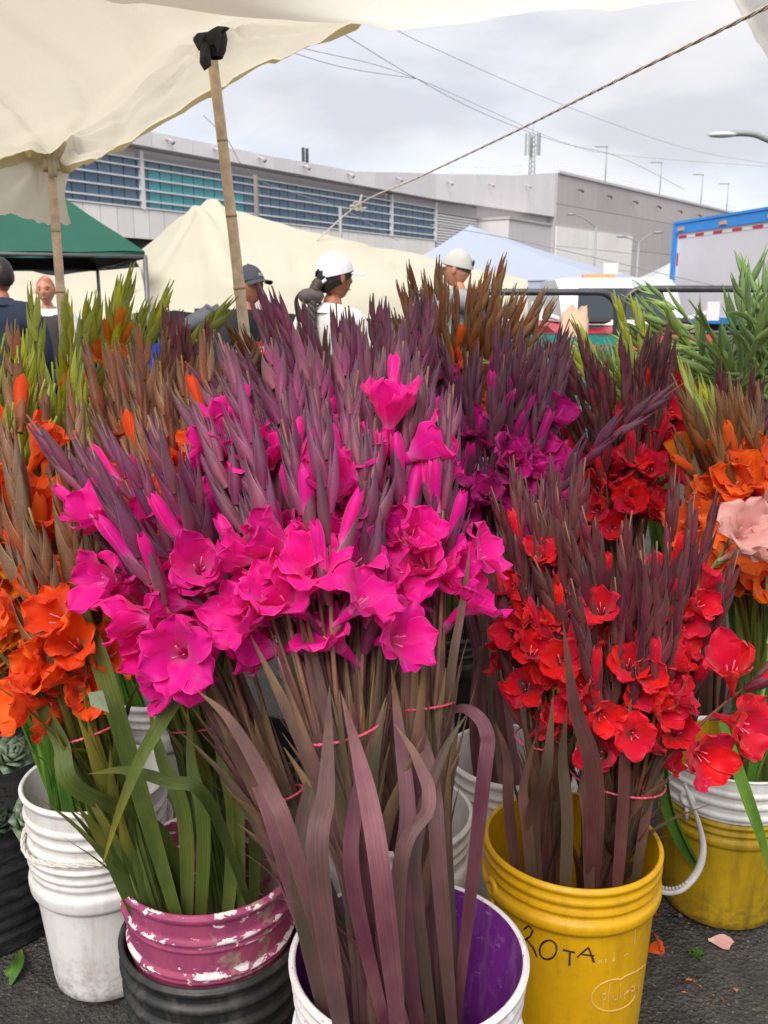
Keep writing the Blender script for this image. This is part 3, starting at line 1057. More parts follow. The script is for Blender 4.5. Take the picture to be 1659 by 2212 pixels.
m2 = bunch('magenta', 12, (BF[0] + .04, BF[1] + .03), .15, (911, 1524, 1.0), .042, (910, 820, 1.2), 80, 80, .1, L, G, 22, 'pink rubber band round the upright magenta bunch', tips=tips, n_open=(0, 3), leaves=9, leaf_top=.66, n_buds=(7, 9), size=1.02, fl_scale=.92)
L = 'magenta gladiolus with %s leaning far over towards the orange flowers'
tips = [(60, 895, 1.08), (262, 950, 1.04), (150, 930, 1.1), (330, 880, 1.12), (385, 960, 1.0), (205, 1010, 1.05)]
m3 = bunch('magenta', 11, (BF[0] - .02, BF[1] + .02), .15, (592, 1722, 1.0), .04, (260, 950, 1.06), 150, 80, .1, L, G, 23, 'pink rubber band round the leaning magenta bunch', tips=tips, n_open=(1, 3), leaves=9, leaf_top=.66, n_buds=(7, 9), size=1.02, fl_scale=.92, out_face=.2)
# magenta behind
G = 'magenta gladioli behind the purple-lined bucket'
bunch('magenta', 27, BA, .03, (800, 1300, 1.45), .075, (745, 680, 1.62), 230, 75, .16, 'tall magenta gladiolus with %s behind the purple-lined bucket', G, 24, n_open=(0, 2), leaves=2, size=1.06, n_buds=(8, 10),
      tips=[(555, 607, 1.6), (590, 640, 1.62), (725, 655, 1.6), (650, 640, 1.7), (500, 745, 1.6), (830, 640, 1.7), (905, 640, 1.7), (600, 700, 1.55), (780, 690, 1.6), (860, 700, 1.6), (400, 780, 1.45)], n_half=(1, 2))
G = 'fuchsia gladioli behind the red ones'
bunch('fuchsia', 27, BC, .03, (1050, 1250, 1.62), .085, (1060, 745, 1.75), 210, 75, .18, 'deep fuchsia gladiolus with %s between the magenta and red bunches', G, 25, n_open=(2, 3), leaves=2, size=1.02, fl_scale=.9, n_buds=(8, 10),
      tips=[(900, 620, 1.85), (1240, 690, 1.8), (1190, 720, 1.7), (950, 720, 1.6), (1000, 760, 1.6), (1100, 700, 1.8), (1150, 740, 1.6)])
# red
G = 'red gladioli in the lettered yellow bucket'
L = 'scarlet gladiolus with %s in the broad bunch of the lettered yellow bucket'
rd = bunch('red', 27, BY, .03, (1330, 1672, 1.26), .088, (1345, 1130, 1.30), 225, 130, .13, L, G, 31, 'pink rubber band round the broad red bunch', n_open=(1, 3), leaves=9, leaf_top=.62, n_buds=(7, 10), fl_scale=.84, size=.92, base_r=.10)
L = 'scarlet gladiolus with %s in the slim bunch of the lettered yellow bucket'
bunch('red', 14, (BY[0] - .06, BY[1] + .02), .03, (1175, 1592, 1.28), .05, (1155, 1080, 1.36), 130, 110, .1, L, G, 32, 'pink rubber band round the slim red bunch', n_open=(1, 3), leaves=8, n_buds=(7, 10), fl_scale=.84, size=.92, base_r=.055)
gladiolus('red', (BY[0] + .03, BY[1], .05), at(1400, 1690, 1.22), at(1760, 1360, 1.22), 'scarlet gladiolus leaning out sideways over the mustard yellow bucket', G, 3301, 4, 1, 3, 8, face=(0, -1, .2), fl_scale=1.1, leaf_top=.6)
G = 'red gladioli at the back'
bunch('red', 25, BRED, .03, (1330, 1200, 1.88), .085, (1310, 770, 1.98), 200, 75, .16, 'red gladiolus with %s behind the fuchsia bunch', G, 34, n_open=(1, 3), leaves=2, size=1.02, fl_scale=.9, n_buds=(8, 10),
      tips=[(1400, 700, 2.0), (1445, 690, 2.0), (1340, 720, 1.95), (1180, 720, 2.0), (1260, 700, 2.0)])
gladiolus('fuchsia', (BC[0], BC[1], .03), at(1130, 1180, 1.55), at(1480, 830, 1.45), 'plum-budded gladiolus lying slantwise across the red bunch', G, 3501, 1, 1, 2, 10)
# orange, green leaves, pink pail
G = 'orange gladioli in the pink bucket'
tips = [(30, 690, 1.35), (10, 880, 1.15), (130, 1010, 1.1), (-60, 1000, 1.1), (150, 830, 1.25), (60, 1100, 1.02), (95, 800, 1.3)]
o1 = bunch('orange', 12, BP, .18, (198, 1575, 1.07), .05, (80, 900, 1.2), 150, 130, .12, 'orange gladiolus with %s in the leaning bunch of the pink bucket', G, 41, 'pink twisted band round the leaning orange bunch', tips=tips, n_open=(1, 3), leaves=10, leaf_top=.64, fl_scale=.88, size=1.02, base_r=.058)
tips = [(345, 780, 1.35), (230, 740, 1.4), (405, 860, 1.3), (300, 700, 1.45), (190, 860, 1.3)]
o2 = bunch('orange', 18, (BP[0] + .04, BP[1] + .03), .18, (432, 1572, 1.17), .048, (320, 790, 1.38), 130, 90, .12, 'orange gladiolus with %s in the upright bunch of the pink bucket', G, 42, 'pink twisted band round the upright orange bunch', tips=tips, n_open=(1, 3), leaves=10, leaf_top=.64, fl_scale=.88, size=1.0, base_r=.05)
# yellow
G = 'yellow-orange gladioli in the nested white buckets'
bunch('yellow', 18, (BW[0] - .01, BW[1] - .01), .16, (100, 1480, 1.36), .05, (30, 790, 1.40), 180, 120, .12, 'yellow-orange gladiolus with %s and lime buds in the nested white buckets', G, 51, n_open=(2, 4), leaves=7, leaf_top=.66, size=1.12, base_r=.055)
bunch('yellow', 10, BW, .16, (50, 1450, 1.36), .03, (40, 830, 1.24), 110, 110, .06, 'yellow-orange gladiolus with %s and lime buds in the nested white buckets', G, 511, n_open=(2, 4), leaves=2, size=1.12, base_r=.05,
      tips=[(-30, 800, 1.25), (45, 870, 1.2), (100, 820, 1.25), (-50, 930, 1.15), (10, 720, 1.3), (70, 760, 1.3), (120, 900, 1.2), (-10, 990, 1.15)])
G = 'lime-budded gladioli at the back'
bunch('yellow', 16, BYG, .03, (200, 1150, 1.95), .07, (215, 660, 2.02), 210, 75, .14, 'lime-budded gladiolus with %s behind the brown-budded ones', G, 52, n_open=(0, 2), leaves=2, size=1.12, n_buds=(7, 10),
      tips=[(293, 567, 2.0), (360, 605, 1.98), (205, 625, 2.0), (145, 640, 1.9), (60, 650, 1.95), (510, 640, 1.9), (190, 680, 1.95), (330, 640, 2.05)])
G = 'brown-budded gladioli at the back'
bunch('orange', 22, BBR, .03, (350, 1200, 1.66), .075, (390, 775, 1.78), 190, 75, .14, 'brown-budded orange gladiolus with %s standing behind the pink bucket', G, 53, n_open=(1, 2), leaves=2, size=1.06, n_buds=(8, 10))
bunch('maroon', 7, (BBR[0], BBR[1] + .05), .03, (430, 1150, 1.75), .05, (420, 720, 1.9), 60, 40, .1, 'maroon-budded gladiolus among the brown and lime buds', G, 54, n_open=1, leaves=1, size=1.2, n_buds=(6, 8), tips=[(365, 655, 1.9), (410, 700, 1.9), (440, 745, 1.95), (395, 670, 1.95)])
# amber, rear
G = 'tall amber gladioli at the back'
bunch('amber', 26, BCB, .03, (985, 1000, 2.35), .09, (1000, 630, 2.4), 175, 55, .16, 'tall tan-budded amber gladiolus with %s at the back of the stall', G, 55, n_open=(0, 1), leaves=1, size=1.06, n_buds=(8, 10),
      tips=[(1092, 545, 2.4), (1080, 600, 2.35), (1055, 560, 2.4), (950, 550, 2.4), (893, 560, 2.4), (920, 580, 2.4), (985, 600, 2.4), (1020, 590, 2.4), (870, 610, 2.4), (1170, 620, 2.4), (1130, 620, 2.4), (1210, 640, 2.4)])
bunch('amber', 14, BMB, .03, (690, 1050, 2.0), .08, (650, 725, 2.05), 190, 40, .12, 'tan-budded amber gladiolus with %s between the lime and magenta ones', G, 56, n_open=(0, 2), leaves=1, size=1.06, n_buds=(8, 10))
# green, unopened and limp
G = 'unopened green gladioli'
bunch('green', 18, BGR, .03, (1430, 1000, 2.28), .08, (1430, 625, 2.3), 150, 70, .14, 'unopened green gladiolus with limp curving tip', G, 57, n_open=0, n_half=(0, 0), leaves=2, bend=.42, bend_from=.62, bud_len=.13, n_buds=(8, 11), size=1.1, spread=28, leaf_top=.8)
bunch('green', 20, BGR2, .03, (1620, 950, 2.2), .09, (1610, 525, 2.2), 150, 80, .14, 'unopened green gladiolus with limp curving tip', G, 58, n_open=0, n_half=(0, 0), leaves=2, bend=.46, bend_from=.60, bud_len=.13, n_buds=(8, 11), size=1.1, spread=28, leaf_top=.8)
bunch('yellow', 6, BGR, .03, (1400, 1000, 2.2), .06, (1290, 680, 2.2), 100, 60, .1, 'green-budded gladiolus standing behind the red ones', G, 59, n_open=0, n_half=(0, 1), leaves=1)
# right-hand pail
G = 'orange gladioli in the mustard yellow bucket'
bunch('amber', 18, BR, .03, (1625, 1275, 1.62), .055, (1560, 855, 1.68), 125, 75, .13, 'bright orange gladiolus with %s in the mustard yellow bucket', G, 61, 'thin pink band round the stems in the mustard yellow bucket', n_open=(3, 4), leaves=4, fl_scale=1.15)
bunch('yellow', 4, BR, .03, (1600, 1275, 1.66), .05, (1480, 810, 1.72), 80, 50, .08, 'yellow gladiolus with lime buds in the mustard yellow bucket', G, 62, n_open=2, leaves=2)
G = 'pale pink gladiolus'
gladiolus('pink', (BR[0], BR[1] - .05, .03), at(1480, 1330, 1.42), at(1720, 1020, 1.45), 'pale pink gladiolus leaning in front of the orange ones', G, 6301, 4, 0, 3, 6, fl_pick=1, fl_scale=1.15)
bunch('maroon', 9, (BGR[0], BGR[1] - .25), .03, (1560, 1100, 2.0), .06, (1560, 820, 2.02), 140, 50, .1, 'plum-budded gladiolus between the orange and the green ones', 'plum-budded gladioli', 64, n_open=1, leaves=1)

# leaves that hang their own way
custom_leaf(rd[0][0], 'red', [Vector((BY[0] + .02, BY[1] - .08, .3)), at(1285, 1700, 1.13), at(1240, 1520, 1.14), at(1216, 1340, 1.16)], .020, (0, -1, .1), tip_from=.3)
custom_leaf(rd[1][0], 'red', [Vector((BY[0] - .06, BY[1] - .07, .3)), at(1150, 1780, 1.16), at(1180, 1660, 1.12), at(1195, 1500, 1.15)], .016)
custom_leaf(o2[0][0], 'orange', [Vector((BP[0] + .06, BP[1] - .05, .4)), at(505, 1640, 1.0), at(430, 1470, .98), at(330, 1590, .96), at(262, 1740, .95), at(218, 1880, .95)], .014, (.2, -1, .25), n=6)
custom_leaf(o2[1][0], 'orange', [Vector((BP[0] + .08, BP[1] - .05, .42)), at(450, 1730, .99), at(360, 1688, .98), at(270, 1664, .98), at(190, 1672, .98)], .012, (0, -.8, .6))
custom_leaf(o1[0][0], 'orange', [Vector((BP[0] - .04, BP[1] - .04, .35)), Vector((BP[0] - .058, BP[1] - .058, .57)), at(165, 1700, 1.0), at(130, 1600, 1.02), at(60, 1480, 1.04), at(-30, 1380, 1.06)], .018, (0, -1, .2))
custom_leaf(o1[1][0], 'orange', [Vector((BP[0] - .02, BP[1] - .08, .35)), at(240, 1500, 1.02), at(180, 1330, 1.05), at(152, 1180, 1.08)], .019, (0, -1, .2))
custom_leaf(m1[0][0], 'magenta', [Vector((BF[0] - .05, BF[1] - .09, .3)), at(640, 1850, .82), at(580, 1700, .84), at(500, 1560, .86), at(425, 1490, .88)], .013, (0, -1, .2))
custom_leaf(m2[0][0], 'magenta', [Vector((BF[0] + .06, BF[1] - .02, .3)), at(1040, 1720, .92), at(1050, 1580, .95), at(1000, 1530, .97), at(940, 1560, .99)], .013, (0, -1, .2))
custom_leaf(m2[1][0], 'magenta', [Vector((BF[0] + .08, BF[1] + .0, .3)), at(965, 1760, 1.0), at(972, 1480, .99), at(1000, 1300, .99), at(1015, 1180, 1.0)], .009, (0, -1, .2))
custom_leaf(m1[1][0], 'magenta', [Vector((BF[0] - .01, BF[1] - .1, .3)), at(860, 1900, .80), at(925, 1740, .82), at(900, 1640, .86), at(850, 1560, .9)], .013, (0, -1, .2), roll=.8)
custom_leaf(m1[2][0], 'magenta', [Vector((BF[0] - .07, BF[1] - .1, .3)), at(690, 1900, .78), at(705, 1700, .82), at(712, 1480, .88)], .017, (0, -1, .2))
custom_leaf(m1[3][0], 'magenta', [Vector((BF[0] - .0, BF[1] - .11, .3)), at(830, 1950, .77), at(800, 1750, .80), at(770, 1620, .84), at(735, 1490, .88)], .016, (0, -1, .2), roll=.5)
for st, (rx, ry), pix, w_ in ((m1[4], (.03, -.10), [(870, 1950, .83), (880, 1750, .86), (860, 1560, .92), (845, 1440, .95)], .014), (m1[5], (-.09, -.06), [(650, 1950, .86), (655, 1780, .88), (690, 1600, .92), (640, 1500, .95)], .015),
                           (m2[2], (.07, -.06), [(950, 1900, .88), (935, 1700, .92), (900, 1540, .97), (905, 1420, 1.0)], .014), (m2[3], (.05, -.08), [(900, 1950, .85), (905, 1780, .88), (960, 1620, .93), (1010, 1540, .95)], .012),
                           (m3[0], (-.09, -.03), [(610, 1850, .92), (560, 1700, .95), (520, 1600, .98), (430, 1500, 1.0)], .013), (m1[6], (.0, -.09), [(770, 1950, .83), (765, 1760, .86), (800, 1620, .90), (835, 1500, .93)], .013)):
    custom_leaf(st[0], 'magenta', [Vector((BF[0] + rx, BF[1] + ry, .3))] + [at(*q) for q in pix], w_, (0, -1, .2), roll=.4)
for k_, ((rx, ry), pix, w_) in enumerate((((-.09, -.06), [(1100, 1760, 1.17), (1095, 1640, 1.19), (1070, 1560, 1.2)], .013), ((.06, -.09), [(1345, 1750, 1.17), (1350, 1600, 1.18), (1365, 1500, 1.2)], .014), ((.10, -.04), [(1395, 1760, 1.2), (1420, 1650, 1.2), (1450, 1560, 1.2)], .012),
                                      ((-.03, -.10), [(1225, 1780, 1.16), (1215, 1640, 1.18), (1225, 1520, 1.2)], .014), ((.02, -.10), [(1270, 1790, 1.15), (1262, 1680, 1.17), (1300, 1560, 1.2)], .013), ((-.07, -.08), [(1140, 1800, 1.16), (1130, 1700, 1.18), (1160, 1580, 1.2)], .013))):
    custom_leaf(rd[2 + k_][0], 'red', [Vector((BY[0] + rx, BY[1] + ry, .28))] + [at(*q) for q in pix], w_, (0, -1, .2), roll=.3)
for k_, ((rx, ry), pix, w_) in enumerate((((.03, -.075), [(505, 1780, 1.1), (480, 1640, 1.12), (455, 1500, 1.14)], .015), ((.075, -.045), [(550, 1770, 1.12), (530, 1640, 1.14), (500, 1540, 1.15)], .013), ((-.03, -.07), [(400, 1780, 1.06), (350, 1640, 1.06), (320, 1520, 1.08)], .015), ((-.01, -.08), [(440, 1790, 1.05), (415, 1660, 1.08), (405, 1530, 1.12)], .014))):
    custom_leaf(o2[2 + k_][0], 'orange', [Vector((BP[0] + rx, BP[1] + ry, .34))] + [at(*q) for q in pix], w_, (0, -1, .2), roll=.3)
fr, fc = gladiolus('green', (BR[0] + .05, BR[1] - .06, .03), at(1640, 1500, 1.50), at(1690, 1180, 1.55), 'budless green shoot in the mustard yellow bucket', 'green shoot in the right bucket', 6501, 0, 0, 2, 5)
custom_leaf(fr, 'green', [at(1560, 1560, 1.44), at(1585, 1640, 1.41), at(1620, 1740, 1.40), at(1650, 1830, 1.40), at(1658, 1890, 1.41)], .017, (0, -1, .3))
print('STEMS', NSTEM[0], 'OBJECTS', len(bpy.data.objects))
# ------------------------------------------------------------------ exhibition hall in the background
def facade_k(u):
    return 1 + .5 * (940 - u) / 630.0
def fac(u, z):
    """point of the long facade seen at column u (taken at mid height) and height z"""
    Y = 75.0 / facade_k(u)
    p = at(u, 470, Y)
    return Vector((p.x, p.y, z))
def panel_mat(name, c, rough=.6, streak=.25):
    t = NT(name)
    co = t.coord('Object')
    st = t.noise(.9, 6, .65, t.coord('Object', (1.2, 1.2, .12)))
    nz = t.noise(2.5, 5, .6, co)
    r = t.random()
    cc = t.mix(t.rng(st, .35, .75, 0, streak), c, tuple(x * .62 for x in c))
    cc = t.mix(t.rng(nz, .4, .75, 0, .2), cc, tuple(min(1, x * 1.2) for x in c))
    cc = t.hsv(cc, .5, 1.0, t.rng(r, 0, 1, .93, 1.05))
    return t.base(cc, rough, 0, .3)
M_PARAPET = panel_mat('pale_grey_cladding', (.86, .83, .845))
M_HALLGREY = panel_mat('grey_cladding', (.50, .46, .47))
M_HALLMID = panel_mat('mid_grey_cladding', (.64, .61, .62))
M_HALLWHITE = panel_mat('white_cladding', (.88, .85, .82), .6, .15)
M_TRIM = plain('white_metal_trim', (.78, .78, .79), .45, var=.05, scale=2)
def glass_mat(name, c, c2):
    t = NT(name)
    r = t.random()
    nz = t.noise(.35, 4, .6, t.coord('Object', (1, 1, 1)))
    cc = t.mix(t.rng(r, 0, 1), c, c2)
    cc = t.mix(t.rng(nz, .45, .6, 0, .35), cc, tuple(x * .5 for x in c))
    t.base(cc, .06, 0, .6)
    return t.m
M_GLASS = glass_mat('blue_window_glass', (.06, .13, .22), (.10, .19, .28))
M_TEAL = glass_mat('teal_window_glass', (.04, .30, .36), (.06, .38, .43))
M_DARK = plain('dark_recess', (.05, .05, .055), .8)
hall = empty('exhibition_hall', (0, 83, 0))
tag(hall, 'long grey exhibition hall with curved parapet and blue ribbon windows behind the tents', 'building')
HC = Vector((0, 83, 0))
U0, U1 = 60, 1185
tdir = (fac(U1, 0) - fac(U0, 0)).normalized()
ndir = Vector((tdir.y, -tdir.x, 0))
if ndir.y > 0: ndir = -ndir
def quadbox(mb, a, b, z0, z1, out0, out1):
    """box standing on the facade line from a to b, between two offsets from it"""
    n_ = ndir
    pts = []
    for z in (z0, z1):
        for p, o_ in ((a, out0), (b, out0), (b, out1), (a, out1)):
            q = Vector((p.x, p.y, z)) + n_ * o_ - HC
            pts.append(q)
    mb.add(pts, [(3, 2, 1, 0), (4, 5, 6, 7), (0, 1, 5, 4), (1, 2, 6, 5), (2, 3, 7, 6), (3, 0, 4, 7)])
# body behind everything
mb = MB(); quadbox(mb, fac(U0, 0), fac(U1, 0), 0, 11.3, -20, -.9); mb.build('core_wall', M_HALLMID, hall, False)
mb = MB(); quadbox(mb, fac(U0, 0), fac(U1, 0), 0, 5.5, -.9, -.55); mb.build('ground_floor', M_DARK, hall, False)
# parapet in segments: its top edge swings up towards the corner
def roof_z(u):
    P_ = [(60, 11.65), (330, 11.65), (560, 11.6), (760, 11.75), (960, 13.2), (1100, 14.6), (1185, 16.0)]
    for (a, b), (c, d) in zip(P_, P_[1:]):
        if a <= u <= c:
            t = (u - a) / (c - a)
            return lerp(b, d, t)
    return P_[-1][1]
def para_bottom(u):
    return 10.75 if u < 940 else lerp(10.75, 11.2, (u - 940) / 245)
us = [60 + (1185 - 60) * (i / 26) for i in range(27)]
for a, b in zip(us, us[1:]):
    m = MB()
    pa, pb = fac(a, 0), fac(b, 0)
    sh = (pb - pa).normalized() * .02
    pts = []
    for o_ in (.75, -.6):
        for p, uu in ((pa + sh, a), (pb - sh, b)):
            pts.append(Vector((p.x, p.y, para_bottom(uu))) + ndir * (o_ - .02) - HC)
            pts.append(Vector((p.x, p.y, roof_z(uu))) + ndir * o_ - HC)
    # 0 a-bot 1 a-top 2 b-bot 3 b-top (front), 4..7 back
    m.add(pts, [(0, 2, 3, 1), (4, 5, 7, 6), (1, 3, 7, 5), (0, 4, 6, 2), (0, 1, 5, 4), (2, 6, 7, 3)])
    m.build('parapet_panel', M_PARAPET, hall, False)
# grey fascia strip between parapet and glass
for a, b in ((60, 300), (850, 940), (943, 1030)):
    m = MB(); quadbox(m, fac(a, 0), fac(b, 0), 10.08 if a < 900 else 9.7, 10.72, -.9, .0); m.build('fascia', M_HALLGREY, hall, False)
m = MB(); quadbox(m, fac(1030, 0), fac(1185, 0), 0, 11.1, -.9, -.1); m.build('side_wall', M_HALLMID, hall, False)
# ribbon window: panes, transoms, mullions
GZ0, GZ1 = 7.2, 10.05
rows = [7.2, 7.62, 8.28, 8.94, 9.58, 10.05]
wA, wB = fac(100, 0), fac(940, 0)
Ltot = (wB - wA).length
ncol = 44
pw = Ltot / ncol
pane_me = {}
rr_ = random.Random(3)
for j in range(5):
    h_ = rows[j + 1] - rows[j] - .07
    for mt, nm in ((M_GLASS, 'b'), (M_TEAL, 't')):
        m = MB(); m.box((.03, -.02, 0), (pw - .03, .02, h_)); pane_me[(j, nm)] = mesh('window_pane', m.v, m.f, mt, None, False)
ang = math.atan2(tdir.y, tdir.x)
def u_of(p):
    return 829.5 + FOC * p.x / (p.y * CP + SP * (CAM_H - 8.5))
for i in range(ncol):
    p0 = wA + tdir * (i * pw)
    uu = u_of(p0)
    for j in range(5):
        teal = (305 < uu < 480 and j < 4) or (480 <= uu < 520 and j < 3)
        M = Matrix.Translation(Vector((p0.x, p0.y, rows[j] + .035)) - HC + ndir * -.12) @ Matrix.Rotation(ang + rr_.uniform(-.006, .006), 4, 'Z') @ Matrix.Rotation(rr_.uniform(-.008, .008), 4, 'X')
        ob('window_pane', pane_me[(j, 't' if teal else 'b')], hall, M)
for z in rows[1:5] + [GZ0, GZ1]:
    m = MB(); quadbox(m, wA, wB, z - .045, z + .045, -.1, .12); m.build('transom', M_TRIM, hall, False)
for uu in (310, 845, 940):
    m = MB(); p = fac(uu, 0); quadbox(m, p - tdir * .13, p + tdir * .13, GZ0 - .1, 10.6, -.15, .16); m.build('mullion', M_TRIM, hall, False)
m = MB(); quadbox(m, wA, wB, 7.2, 10.05, -.5, -.2); m.build('window_backing', M_DARK, hall, False)
# white cladding below the glass
ncl = 34
for i in range(ncl):
    a = wA + tdir * (i * Ltot / ncl + .03)
    b = wA + tdir * ((i + 1) * Ltot / ncl - .03)
    m = MB(); quadbox(m, a, b, 5.35, 7.12, -.5, .05); m.build('cladding_panel', M_HALLWHITE, hall, False)
# louvres beside the glass and the projecting block
la, lb = fac(943, 0), fac(1030, 0)
for k in range(14):
    m = MB(); quadbox(m, la, lb, 6.2 + k * .25, 6.2 + k * .25 + .17, -.4, -.02); m.build('louvre_slat', M_TRIM, hall, False)
ba, bb_ = fac(1032, 0), fac(1128, 0)
m = MB(); quadbox(m, ba, bb_, 0, 9.55, -.5, 3.5); m.build('projecting_block', M_HALLMID, hall, False)
m = MB(); quadbox(m, ba - tdir * .1, bb_ + tdir * .1, 9.55, 9.8, -.5, 3.65); m.build('block_coping', M_HALLGREY, hall, False)
for k in range(16):
    m = MB(); quadbox(m, fac(1130, 0), fac(1180, 0), 5.2 + k * .25, 5.2 + k * .25 + .17, -.4, .1); m.build('louvre_slat', M_HALLMID, hall, False)
# wall lamps under the parapet
for uu in (350, 450, 545, 640, 735, 840, 950, 1040, 1120):
    p = fac(uu, 0)
    z = lerp(roof_z(uu), para_bottom(uu), .28)
    m = MB()
    q = Vector((p.x, p.y, z)) + ndir * .75 - HC
    m.tube([q, q + ndir * .35 - Vector((0, 0, .1)), q + ndir * .6 - Vector((0, 0, .3))], [.06, .10, .15], 8)
    m.build('wall_lamp', M_HALLGREY, hall)
# end block: gable facing the market, running back to the right
ca = fac(1185, 0) + ndir * .8
cb = Vector((59.5, 135 * YS, 0))
e_dir = (cb - ca).normalized()
e_n = Vector((e_dir.y, -e_dir.x, 0))
if e_n.y > 0: e_n = -e_n
end = empty('warehouse_block', (ca.x, ca.y, 0))
tag(end, 'windowless grey end block of the hall with cream lower panels', 'building')
EC = Vector((ca.x, ca.y, 0))
def ebox(name, s0, s1, z0, z1, o0, o1, mat):
    m = MB()
    pts = []
    for z in (z0, z1):
        for s, o_ in ((s0, o0), (s1, o0), (s1, o1), (s0, o1)):
            q = ca + e_dir * s + e_n * o_
            pts.append(Vector((q.x, q.y, z)) - EC)
    m.add(pts, [(3, 2, 1, 0), (4, 5, 6, 7), (0, 1, 5, 4), (1, 2, 6, 5), (2, 3, 7, 6), (3, 0, 4, 7)])
    return m.build(name, mat, end, False)
EL = (cb - ca).length
ebox('wall_core', 0.05, EL - .05, 0, 15.9, -30, -.1, M_HALLMID)
for z0, z1 in ((0, 4.2), (4.25, 8.3), (8.35, 12.6), (12.65, 15.95)):
    for k in range(6):
        ebox('wall_panel', EL * k / 6 + .04, EL * (k + 1) / 6 - .04, z0, z1, -.1, .12, M_HALLGREY)
for k in range(5):
    for z0, z1 in ((0, 3.3), (3.35, 5.6), (5.65, 7.9), (7.95, 10.1)):
        if k in (2, 3, 4) and z1 < 5.7: continue
        ebox('cream_panel', 4.3 * k + .05, 4.3 * (k + 1) - .05, z0, z1, .12, .3, M_HALLWHITE)
ebox('cream_panel', 17.3, 21.4, 0, 5.6, .12, .3, M_HALLWHITE)
ebox('roller_door', 8.7, 17.2, 0, 5.5, .12, .2, M_HALLMID)
ebox('roof_edge', 0, EL, 15.95, 16.25, -.2, .32, M_HALLMID)
for k in range(8):
    s = 5 + k * (EL - 8) / 7
    q = ca + e_dir * s + e_n * .3 - EC
    m = MB(); q.z = 14.6
    m.tube([q, q + e_n * .4 - Vector((0, 0, .1)), q + e_n * .65 - Vector((0, 0, .3))], [.06, .10, .16], 8)
    m.build('wall_lamp', M_DARK, end)
m = MB()
for k in range(34):
    q = ca + e_dir * (k * EL / 33) - e_n * .1 - EC
    m.tube([Vector((q.x, q.y, 16.2)), Vector((q.x, q.y, 17.0))], .035, 5)
for z in (16.6, 17.0):
    m.tube([Vector((*(ca - e_n * .1 - EC).xy, z)), Vector((*(cb - e_n * .1 - EC).xy, z))], .03, 5)
m.build('roof_railing', M_TRIM, end)
m = MB()
for k in range(12):
    q = fac(1010 + k * 15, 0) - ndir * 3
    m.tube([Vector((q.x, q.y, roof_z(1010 + k * 15) - .5)) - HC, Vector((q.x, q.y, roof_z(1010 + k * 15) + 1.1)) - HC], .04, 5)
qa, qb = fac(1010, 0) - ndir * 3, fac(1175, 0) - ndir * 3
for dz in (0, -.7):
    m.tube([Vector((*(fac(1010 + k * 15, 0) - ndir * 3).xy, roof_z(1010 + k * 15) + 1.1 + dz)) - HC for k in range(12)], .035, 5)
m.build('roof_railing', M_TRIM, hall)
# arched rooflight and two flues on the hall
m = MB()
p = fac(500, 0) - ndir * 9
arc = []
for k in range(15):
    a = PI * k / 14
    arc.append((math.cos(a), math.sin(a)))
c = Vector((p.x, p.y, 11.0)) - HC
for k in range(14):
    (x0, z0), (x1, z1) = arc[k], arc[k + 1]
    A = [c + tdir * (x0 * 3.6) + Vector((0, 0, z0 * 3.0)), c + tdir * (x1 * 3.6) + Vector((0, 0, z1 * 3.0))]
    B = [q - ndir * 8 for q in A]
    A2 = [c + tdir * (x0 * 3.2) + Vector((0, 0, z0 * 2.65)), c + tdir * (x1 * 3.2) + Vector((0, 0, z1 * 2.65))]
    m.add(A + B + A2, [(1, 0, 2, 3), (0, 1, 5, 4)])
m.build('arched_rooflight', M_HALLWHITE, hall)
m = MB()
m.add([c + tdir * (x * 3.2) + Vector((0, 0, z * 2.65)) - ndir * .3 for x, z in arc], [tuple(range(15))])
m.build('rooflight_gable', M_HALLMID, hall, False)
for uu in (721, 729):
    q = fac(uu, 0) - ndir * 3 - HC
    MB().tube([Vector((q.x, q.y, 11)), Vector((q.x, q.y, 13.6))], .13, 10).build('flue', M_DARK, hall)
# roof lamp posts, antenna mast
M_POST = plain('grey_post_paint', (.32, .33, .34), .5, .2)
for i, (uu, v0, v1) in enumerate(((1332, 318, 383), (1450, 352, 409), (1545, 378, 433), (1606, 398, 448))):
    s = EL * (.22, .50, .76, .95)[i]
    q = ca + e_dir * s - e_n * .6
    Yq = q.y
    top = at_abs(uu, v0, Yq).z
    po = empty('roof_lamp_post', (q.x, q.y, 16.2))
    tag(po, 'thin lamp post standing on the roof of the grey end block', 'lamp post', 'roof lamp posts')
    hh = top - 16.2
    MB().tube([Vector((0, 0, -.3)), Vector((0, 0, hh))], [.1, .06], 6).build('post', M_POST, po)
    m = MB(); m.box((-1.5, -.12, hh - .02), (.1, .12, hh + .14)); m.build('lamp_head', M_POST, po, False)
q = fac(1187, 0) - ndir * 2.5
zb, zt = 15.6, at_abs(1192, 268, q.y).z
mast = empty('antenna_mast', (q.x, q.y, zb))
tag(mast, 'lattice phone antenna mast on the roof corner of the hall', 'antenna')
hh = zt - zb
m = MB()
for dx, dy in ((-.35, -.2), (.35, -.2), (0, .4)):
    m.tube([Vector((dx, dy, 0)), Vector((dx * .6, dy * .6, hh * .8))], .06, 5)
for k in range(9):
    z = hh * .8 * k / 9
    m.tube([Vector((-.33, -.2, z)), Vector((.33, -.2, z + .5))], .035, 4)
    m.tube([Vector((.33, -.2, z)), Vector((0, .38, z + .5))], .035, 4)
m.tube([Vector((0, 0, hh * .4)), Vector((0, 0, hh))], .05, 5)
m.build('lattice', M_POST, mast)
